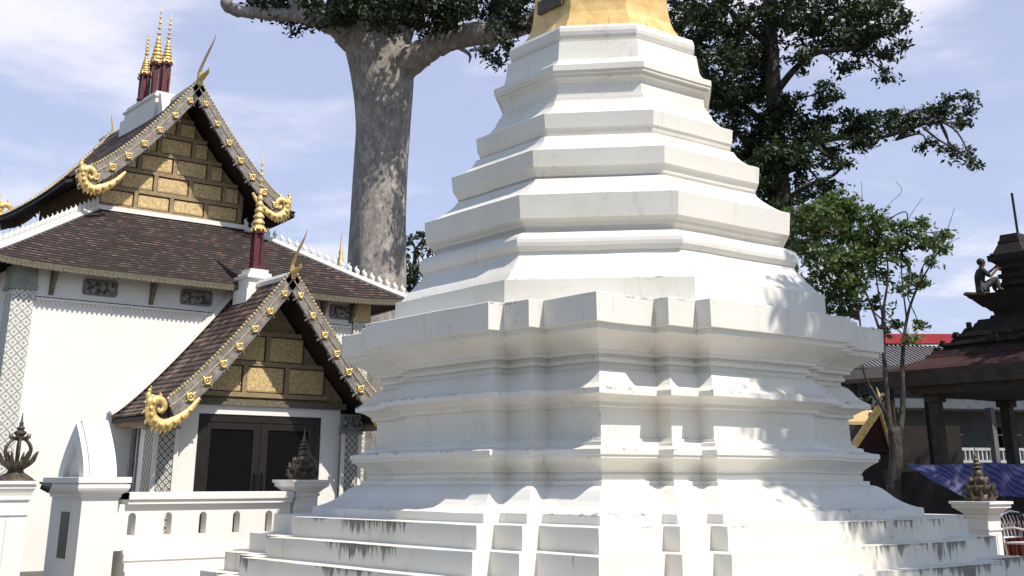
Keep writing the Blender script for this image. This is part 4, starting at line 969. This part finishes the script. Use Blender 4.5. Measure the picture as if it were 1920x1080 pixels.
def twigs(mb, blobs, start, seed, r0=.06, n=10):
    rg = random.Random(seed)
    for c, r in blobs:
        c = Vector(c); s = Vector(min(start, key=lambda q: (Vector(q)-c).length))
        mid = s.lerp(c, .5)+Vector((rg.uniform(-.3, .3), rg.uniform(-.3, .3), rg.uniform(-.1, .4)))
        limb(mb, [(*s, r0), (*mid, r0*.7), (*c, r0*.45)], 4, 6)
        for k in range(n):
            d = Vector((rg.gauss(0, 1), rg.gauss(0, 1), rg.gauss(.1, .7))).normalized()*r*rg.uniform(.6, 1.0)
            limb(mb, [(*c.lerp(mid, rg.uniform(0, .6)), r0*.4), (*(c+d*.5+Vector((0, 0, .08))), r0*.25), (*(c+d), r0*.10)], 3, 5)
# giant tree behind the temple
DB = 36
g0 = at(705, 700, DB)
gt = thing('giant_tree', (g0.x, g0.y, 0), 'giant tree with a thick mottled grey trunk and spreading limbs behind the temple', 'tree')
def radv(px): return px/2170*DB/2*1.04
tr = MB()
tk = [(*Vector((g0.x, g0.y, -.2)), 2.0), (*Vector((g0.x, g0.y, 1.0)), 1.35), (*at(704, 640, DB), radv(112)), (*at(705, 500, DB), radv(106)), (*at(711, 330, DB), radv(100)), (*at(716, 220, DB), radv(104)), (*at(714, 140, DB), radv(118)), (*at(706, 70, DB), radv(128)), (*at(700, 10, DB), radv(112)), (*at(696, -60, DB), radv(100))]
P = smoothpath(tk, 7)
rgk = random.Random(3); rs = []
for i, p in enumerate(P):     # fluted, lumpy trunk
    r = p[3]; rs.append([(p[0]+r*math.cos(a)*(1+.05*math.sin(3*a+p[2]*.3)+.03*math.sin(7*a+p[2]*.9)), p[1]+r*math.sin(a)*(1+.05*math.sin(3*a+p[2]*.3)+.03*math.sin(7*a+p[2]*.9)), p[2]) for a in [2*math.pi*k/28 for k in range(28)]])
tr.rings(rs)
tr.build('trunk', 'bark', gt, True, 180)
lm = MB()
px_limb(lm, [(705, 190, .60, 0), (730, 148, .66, -.1), (758, 120, .56, -.3), (790, 100, .47, -.6), (830, 78, .42, -.8), (885, 64, .40, -1), (945, 58, .36, -1.2), (1010, 30, .30, -1.4), (1060, -40, .24, -1.5)], DB, knob=.05, n=12)
px_limb(lm, [(690, 90, .6, 0), (655, 60, .52, -.4), (618, 42, .36, -.8), (560, 28, .24, -1.2), (500, 26, .20, -1.5), (440, 18, .19, -1.8), (424, 4, .17, -2), (432, -40, .13, -2)], DB, knob=.07)
px_limb(lm, [(670, 70, .7, 0), (655, 20, .6, .3), (640, -80, .5, .6), (600, -220, .4, .8)], DB, knob=.05)
px_limb(lm, [(730, 60, .8, 0), (748, 0, .66, .3), (770, -90, .55, .6), (800, -240, .4, 1)], DB, knob=.05)
px_limb(lm, [(560, 28, .2, -1.2), (540, -20, .15, -1), (500, -80, .1, -1)], DB)
px_limb(lm, [(930, 60, .14, -1.2), (925, 85, .10, -1.3), (880, 95, .05, -1.4)], DB)
px_limb(lm, [(835, 76, .10, -.8), (878, 100, .06, -.9), (880, 118, .02, -.9)], DB)
px_limb(lm, [(905, 62, .22, -1), (930, 30, .18, -.6), (960, -20, .15, -.4)], DB)
lm.build('limb', 'bark', gt, True, 180)
bl = [(480, 8, 20), (520, 8, 30), (580, 10, 40), (610, 40, 26), (640, 50, 30), (670, 40, 34), (720, 40, 34), (500, 12, 30), (540, 22, 34), (575, 40, 22), (548, 52, 16), (600, 18, 36), (640, 25, 44), (655, 0, 46), (700, -10, 60), (735, 15, 44), (760, 0, 60), (790, 30, 40), (812, 20, 52), (840, 50, 18), (800, 62, 14), (860, 10, 44), (905, 20, 34), (935, 45, 20), (955, 15, 44), (925, 105, 24), (945, 90, 20), (915, 92, 14), (985, 40, 26), (985, -20, 60),
      (455, -60, 40), (560, -60, 70), (650, -120, 110), (780, -110, 110), (900, -80, 100), (1010, -100, 80), (700, -260, 140), (860, -260, 140), (560, -200, 110), (1000, -240, 110)]
rb = random.Random(5)
blobs = [(at(x, y, DB-1+rb.uniform(-2.2, 1.6)), r/2170*DB*1.05) for x, y, r in bl]
leaves('crown', 'leaf_big', gt, blobs, 38, .115, 11, .34)
tw = MB(); twigs(tw, blobs[:23], [at(x, y, DB-.8) for x, y in ((560, 28), (640, 45), (700, 20), (830, 70), (920, 55), (760, 0), (985, 30))], 4, .05, 6); tw.build('twig', 'bark_dark', gt)
# tall dark tree right
DR = 33
r0_ = at(1475, 700, DR)
rt = thing('tall_dark_tree', (r0_.x, r0_.y, 0), 'tall dark leafed tree with long side branch reaching right, behind the stupa', 'tree')
tr = MB()
limb(tr, [(r0_.x, r0_.y, -.2, .55), (r0_.x, r0_.y, 1.5, .40), (*at(1478, 560, DR), .34), (*at(1468, 430, DR), .31), (*at(1462, 320, DR), .27), (*at(1452, 200, DR), .24), (*at(1446, 80, DR), .22), (*at(1440, -40, DR), .17), (*at(1430, -200, DR), .12)], 6, 12, .04)
tr.build('trunk', 'bark_dark', rt, True, 180)
lm = MB()
px_limb(lm, [(1462, 330, .13, 0), (1490, 290, .10, -.4), (1530, 268, .08, -.6), (1590, 258, .065, -.6), (1660, 256, .05, -.6), (1730, 234, .035, -.7), (1790, 222, .02, -.8)], DR)
px_limb(lm, [(1450, 180, .12, 0), (1490, 130, .10, -.5), (1530, 100, .08, -.8), (1600, 90, .06, -1), (1670, 60, .04, -1.2)], DR)
px_limb(lm, [(1455, 260, .12, 0), (1410, 210, .10, .5), (1360, 180, .08, .8), (1310, 120, .05, 1)], DR)
px_limb(lm, [(1466, 400, .12, 0), (1430, 350, .09, .3), (1390, 320, .06, .5)], DR)
px_limb(lm, [(1448, 90, .12, 0), (1400, 50, .1, .2), (1350, 0, .08, .4), (1300, -60, .05, .5)], DR)
px_limb(lm, [(1470, 380, .10, 0), (1510, 350, .07, -.5), (1560, 330, .05, -.8), (1590, 300, .03, -1)], DR)
px_limb(lm, [(1446, 60, .10, 0), (1480, 20, .08, -.3), (1560, -40, .06, -.5)], DR)
px_limb(lm, [(1730, 238, .04, -1.8), (1760, 262, .03, -1.8), (1800, 285, .015, -2)], DR)
lm.build('limb', 'bark_dark', rt, True, 180)
bl = [(1275, 20, 50), (1320, 60, 60), (1370, 30, 60), (1300, 110, 40), (1350, 130, 60), (1400, 90, 60), (1430, 40, 55), (1480, 20, 60), (1540, 20, 60), (1600, 15, 55), (1650, 30, 55), (1690, 45, 28), (1560, 70, 50), (1620, 85, 45), (1660, 110, 30), (1665, 140, 20), (1590, 125, 26), (1500, 110, 34),
      (1380, 190, 55), (1430, 170, 50), (1410, 240, 50), (1350, 210, 36), (1460, 230, 45), (1500, 240, 45), (1550, 170, 30), (1548, 200, 26), (1530, 270, 50), (1580, 230, 42), (1630, 235, 40), (1670, 225, 28), (1610, 275, 30), (1570, 310, 26), (1700, 215, 24), (1740, 210, 26), (1780, 200, 28), (1815, 205, 18), (1800, 230, 22), (1740, 270, 18), (1780, 278, 16), (1805, 290, 22), (1825, 305, 12), (1815, 180, 12),
      (1400, 300, 45), (1440, 300, 50), (1430, 360, 40), (1480, 320, 36), (1510, 350, 26), (1540, 345, 18), (1490, 385, 24), (1450, 400, 30), (1480, 450, 30), (1650, 0, 30), (1500, 290, 36), (1545, 255, 30), (1600, 250, 30), (1640, 258, 26), (1685, 240, 26), (1720, 230, 24), (1760, 220, 22), (1330, 250, 40), (1380, 340, 34), (1600, 60, 50), (1500, 60, 50), (1560, 300, 30), (1470, 280, 36), (1680, 80, 24), (1520, 372, 28), (1560, 352, 24), (1500, 420, 30), (1290, 70, 44), (1330, 20, 50), (1380, 100, 50), (1430, 110, 46), (1400, 160, 50), (1350, 170, 40), (1440, 280, 44), (1410, 330, 36), (1480, 200, 40), (1390, 270, 44),
      (1300, -60, 90), (1420, -80, 100), (1550, -80, 90), (1480, -200, 120), (1360, -200, 110), (1640, -60, 60)]
rb = random.Random(9)
blobs = [(at(x, y, DR+rb.uniform(-1.8, 1.4)), r/2170*DR*.98) for x, y, r in bl]
leaves('crown', 'leaf_dark', rt, blobs, 50, .10, 21, .27)
tw = MB(); twigs(tw, blobs[:52], [at(x, y, DR-.5) for x, y in ((1455, 200), (1450, 60), (1462, 330), (1530, 268), (1600, 258), (1680, 262), (1760, 225), (1530, 100), (1620, 80), (1360, 180), (1466, 410), (1350, 20))], 6, .04, 6); tw.build('twig', 'bark_dark', rt)
# lighter bushy tree in front with thin stems
DL = 27
l0 = at(1672, 900, DL)
lt = thing('slender_green_tree', (l0.x, l0.y, 0), 'slender many stemmed tree with loose bright green leaves beside the pavilion', 'tree')
tr = MB()
limb(tr, [(l0.x, l0.y, -.1, .20), (*at(1676, 920, DL), .16), (*at(1680, 860, DL), .15), (*at(1676, 800, DL), .14)], 5, 10)
for pth in ([(1680, 850, .12, 0), (1668, 790, .10, 0), (1660, 700, .07, 0), (1655, 600, .05, -.1), (1665, 520, .035, -.2), (1660, 460, .02, -.3)],
            [(1680, 850, .12, 0), (1692, 770, .09, 0), (1692, 680, .07, 0), (1700, 600, .05, .1), (1720, 540, .035, .2), (1760, 470, .02, .3), (1780, 420, .012, .3), (1790, 388, .006, .3)],
            [(1672, 790, .08, 0), (1640, 740, .05, 0), (1618, 690, .035, -.1), (1612, 600, .03, -.2), (1596, 520, .02, -.2)],
            [(1660, 650, .05, 0), (1628, 560, .035, .3), (1600, 500, .025, .4), (1570, 440, .015, .4)],
            [(1655, 600, .03, 0), (1640, 480, .02, .2), (1655, 400, .012, .2), (1690, 360, .006, .2), (1680, 340, .004, .2)],
            [(1640, 480, .018, .2), (1620, 400, .010, 0), (1615, 340, .005, 0)], [(1700, 600, .03, .1), (1690, 500, .02, .3), (1700, 420, .012, .3), (1730, 370, .006, .3)],
            [(1760, 470, .012, .3), (1790, 450, .008, .3), (1800, 446, .004, .3)]):
    px_limb(tr, [(a, b, c*.72, d) for a, b, c, d in pth], DL, n=7)
tr.build('trunk', 'bark_dark', lt, True, 180)
bl = [(1540, 400, 42), (1575, 390, 36), (1520, 440, 40), (1560, 440, 44), (1600, 430, 38), (1545, 490, 46), (1590, 490, 42), (1630, 470, 36), (1560, 540, 42), (1610, 540, 34), (1650, 420, 26), (1670, 450, 28), (1700, 430, 30), (1725, 420, 22), (1730, 455, 26), (1690, 480, 24), (1755, 455, 16), (1745, 490, 16), (1710, 520, 16), (1730, 530, 12), (1690, 540, 16), (1650, 520, 24), (1640, 570, 22), (1590, 580, 26), (1545, 575, 24), (1680, 610, 14), (1705, 640, 14), (1660, 620, 12), (1725, 610, 10), (1500, 400, 30), (1505, 470, 36), (1510, 530, 34), (1770, 440, 10), (1765, 470, 8), (1620, 440, 36), (1650, 470, 34), (1580, 560, 34), (1530, 600, 26), (1610, 500, 36), (1570, 400, 34), (1690, 450, 26), (1600, 392, 30), (1640, 402, 26), (1560, 378, 30), (1525, 410, 30)]
rb = random.Random(13)
blobs = [(at(x, y, DL+rb.uniform(-.8, 1.0)), r/2170*DL) for x, y, r in bl]
leaves('crown', 'leaf_light', lt, blobs, 80, .078, 31, .19)
tw = MB(); twigs(tw, blobs, [at(x, y, DL) for x, y in ((1655, 600), (1665, 520), (1612, 600), (1600, 500), (1570, 440), (1720, 540), (1700, 430), (1640, 480))], 8, .022, 5); tw.build('twig', 'bark_dark', lt)
# small tree left of the stupa, far
def bush_tree(name, px, py0, D, bl, label, mt='leaf_dark', size=.10, seed=1, group=None, dens=22):
    b0 = at(px, py0, D); t = thing(name, (b0.x, b0.y, 0), label, 'tree', group)
    m = MB(); rb = random.Random(seed); top = at(bl[0][0], bl[0][1], D)
    limb(m, [(b0.x, b0.y, -.1, .22), (b0.x, b0.y, top.z*.5, .15), (*top, .07)], 5, 8); bb = [(at(x, y, D+rb.uniform(-.8, .8)), r/2170*D) for x, y, r in bl]
    twigs(m, bb, [(b0.x, b0.y, top.z*.6), tuple(top)], seed, .04, 4); m.build('trunk', 'bark_dark', t, True, 180)
    leaves('crown', mt, t, bb, dens, size, seed, .25); return t
bush_tree('leafy_tree', 775, 800, 44, [(778, 470, 24), (770, 500, 26), (790, 505, 26), (765, 450, 14), (775, 540, 26), (800, 470, 22), (760, 530, 18), (790, 440, 10), (812, 520, 30)], 'small dark green tree between the giant trunk and the stupa', 'leaf_dark', .11, 41)
# evergreen screen behind the right side (below the canopies)
bush_tree('hedge_tree', 1600, 900, 36, [(1600, 800, 60), (1570, 760, 50), (1650, 790, 60), (1620, 720, 45), (1690, 820, 60), (1660, 860, 60), (1600, 870, 60), (1560, 820, 50)], 'dark shaded tree filling the gap behind the thin trunks', 'leaf_big', .13, 43, None, 20)
# shade trees beside the viewer, outside the picture: the nearest dapples the stupa, the other two are added to shade the pavilion
def shade_tree(x, y, zc, r, seed, label, dens=10, nb=17):
    t = thing('shade_tree', (x, y, 0), label, 'tree', 'large trees south of the stupa'); m = MB(); rb = random.Random(seed)
    limb(m, [(x, y, -.2, .5), (x, y, 1.5, .36), (x+.3, y, zc*.6, .28), (x, y, zc, .15)], 5, 10); bb = []
    for k in range(nb):
        a = rb.uniform(0, 6.28); q = rb.uniform(.1, .85)*r; bb.append((Vector((x+q*math.cos(a), y+q*math.sin(a), zc+rb.uniform(-.42, .5)*r)), r*rb.uniform(.22, .36)))
    twigs(m, bb, [(x, y, zc*.7), (x, y, zc)], seed, .08, 4); m.build('trunk', 'bark_dark', t, True, 180)
    leaves('crown', 'leaf_dark', t, bb, dens, .12, seed, .34)
shade_tree(4.3, -9.8, 10.3, 3.0, 51, 'broad leafy shade tree standing beyond the right edge, nearest the stupa', 26, 76)
shade_tree(13.2, -6.3, 10.3, 3.4, 52, 'unseen broad leafy tree added south of the pavilion to shade it', 18, 42)
shade_tree(18.2, -6.5, 13.2, 4.2, 53, 'unseen broad leafy tree added farthest right to shade the pavilion side', 18, 42)
# ------------------------------------------------------------------ light
SAZ, SEL = R(13), R(54.5)
sun = bpy.data.lights.new('sun', 'SUN'); sun.energy = 4.9; sun.angle = R(.53); sun.color = (1, .94, .84)
so_ = bpy.data.objects.new('sun', sun); COL.objects.link(so_)
sd = Vector((math.sin(SAZ)*math.cos(SEL), -math.cos(SAZ)*math.cos(SEL), math.sin(SEL)))
so_.rotation_euler = sd.to_track_quat('Z', 'Y').to_euler()
w = bpy.data.worlds.new('World'); sc.world = w; w.use_nodes = True; nt = w.node_tree; bg = nt.nodes['Background']
sky = nt.nodes.new('ShaderNodeTexSky'); sky.sky_type = 'NISHITA'; sky.sun_disc = False; sky.sun_elevation = SEL; sky.sun_rotation = math.atan2(sd.x, sd.y)
sky.air_density = 1.0; sky.dust_density = .6; sky.ozone_density = 1.5
tc = nt.nodes.new('ShaderNodeTexCoord')
mp = nt.nodes.new('ShaderNodeMapping'); mp.inputs['Scale'].default_value = (1.0, 1.0, 3.2); mp.inputs['Rotation'].default_value = (.15, -.22, 0); nt.links.new(tc.outputs['Generated'], mp.inputs[0])
c1 = noise(nt, mp.outputs[0], 2.3, 7, .55); c2 = noise(nt, mp.outputs[0], 5.5, 6, .6)
cl = math_(nt, 'ADD', math_(nt, 'MULTIPLY', c1, .75), math_(nt, 'MULTIPLY', c2, .25))
fac = math_(nt, 'MULTIPLY', ramp_f(nt, cl, .46, .64), .80)
fac = math_(nt, 'ADD', fac, .05)
dt = nt.nodes.new('ShaderNodeVectorMath'); dt.operation = 'DOT_PRODUCT'; nt.links.new(tc.outputs['Generated'], dt.inputs[0]); dt.inputs[1].default_value = Vector((.60, .74, .30)).normalized()
view_veil = ramp_f(nt, dt.outputs['Value'], .45, .88)      # veil shaped to brighten the viewed sky and keep fill low elsewhere
veil = mixc(nt, math_(nt, 'ADD', math_(nt, 'MULTIPLY', view_veil, .60), .04), sky.outputs[0], (3.7, 4.05, 5.8))
sz = nt.nodes.new('ShaderNodeSeparateXYZ'); nt.links.new(tc.outputs['Generated'], sz.inputs[0])
low = math_(nt, 'SUBTRACT', 1, ramp_f(nt, sz.outputs[2], .06, .30))
fac = math_(nt, 'ADD', fac, math_(nt, 'MULTIPLY', math_(nt, 'MULTIPLY', low, ramp_f(nt, c2, .44, .58)), .65))
fac = math_(nt, 'MINIMUM', math_(nt, 'MULTIPLY', fac, math_(nt, 'ADD', math_(nt, 'MULTIPLY', view_veil, .75), .25)), .95)
nt.links.new(mixc(nt, fac, veil, (6.6, 6.5, 7.1)), bg.inputs[0]); bg.inputs[1].default_value = .135
sc.view_settings.view_transform = 'Standard'; sc.view_settings.look = 'None'; sc.view_settings.exposure = .22; sc.view_settings.gamma = 1
sc.render.engine = 'CYCLES'; sc.render.resolution_x = 1024; sc.render.resolution_y = 576
for o in list(bpy.data.objects):
    if '_org' in o: del o['_org']
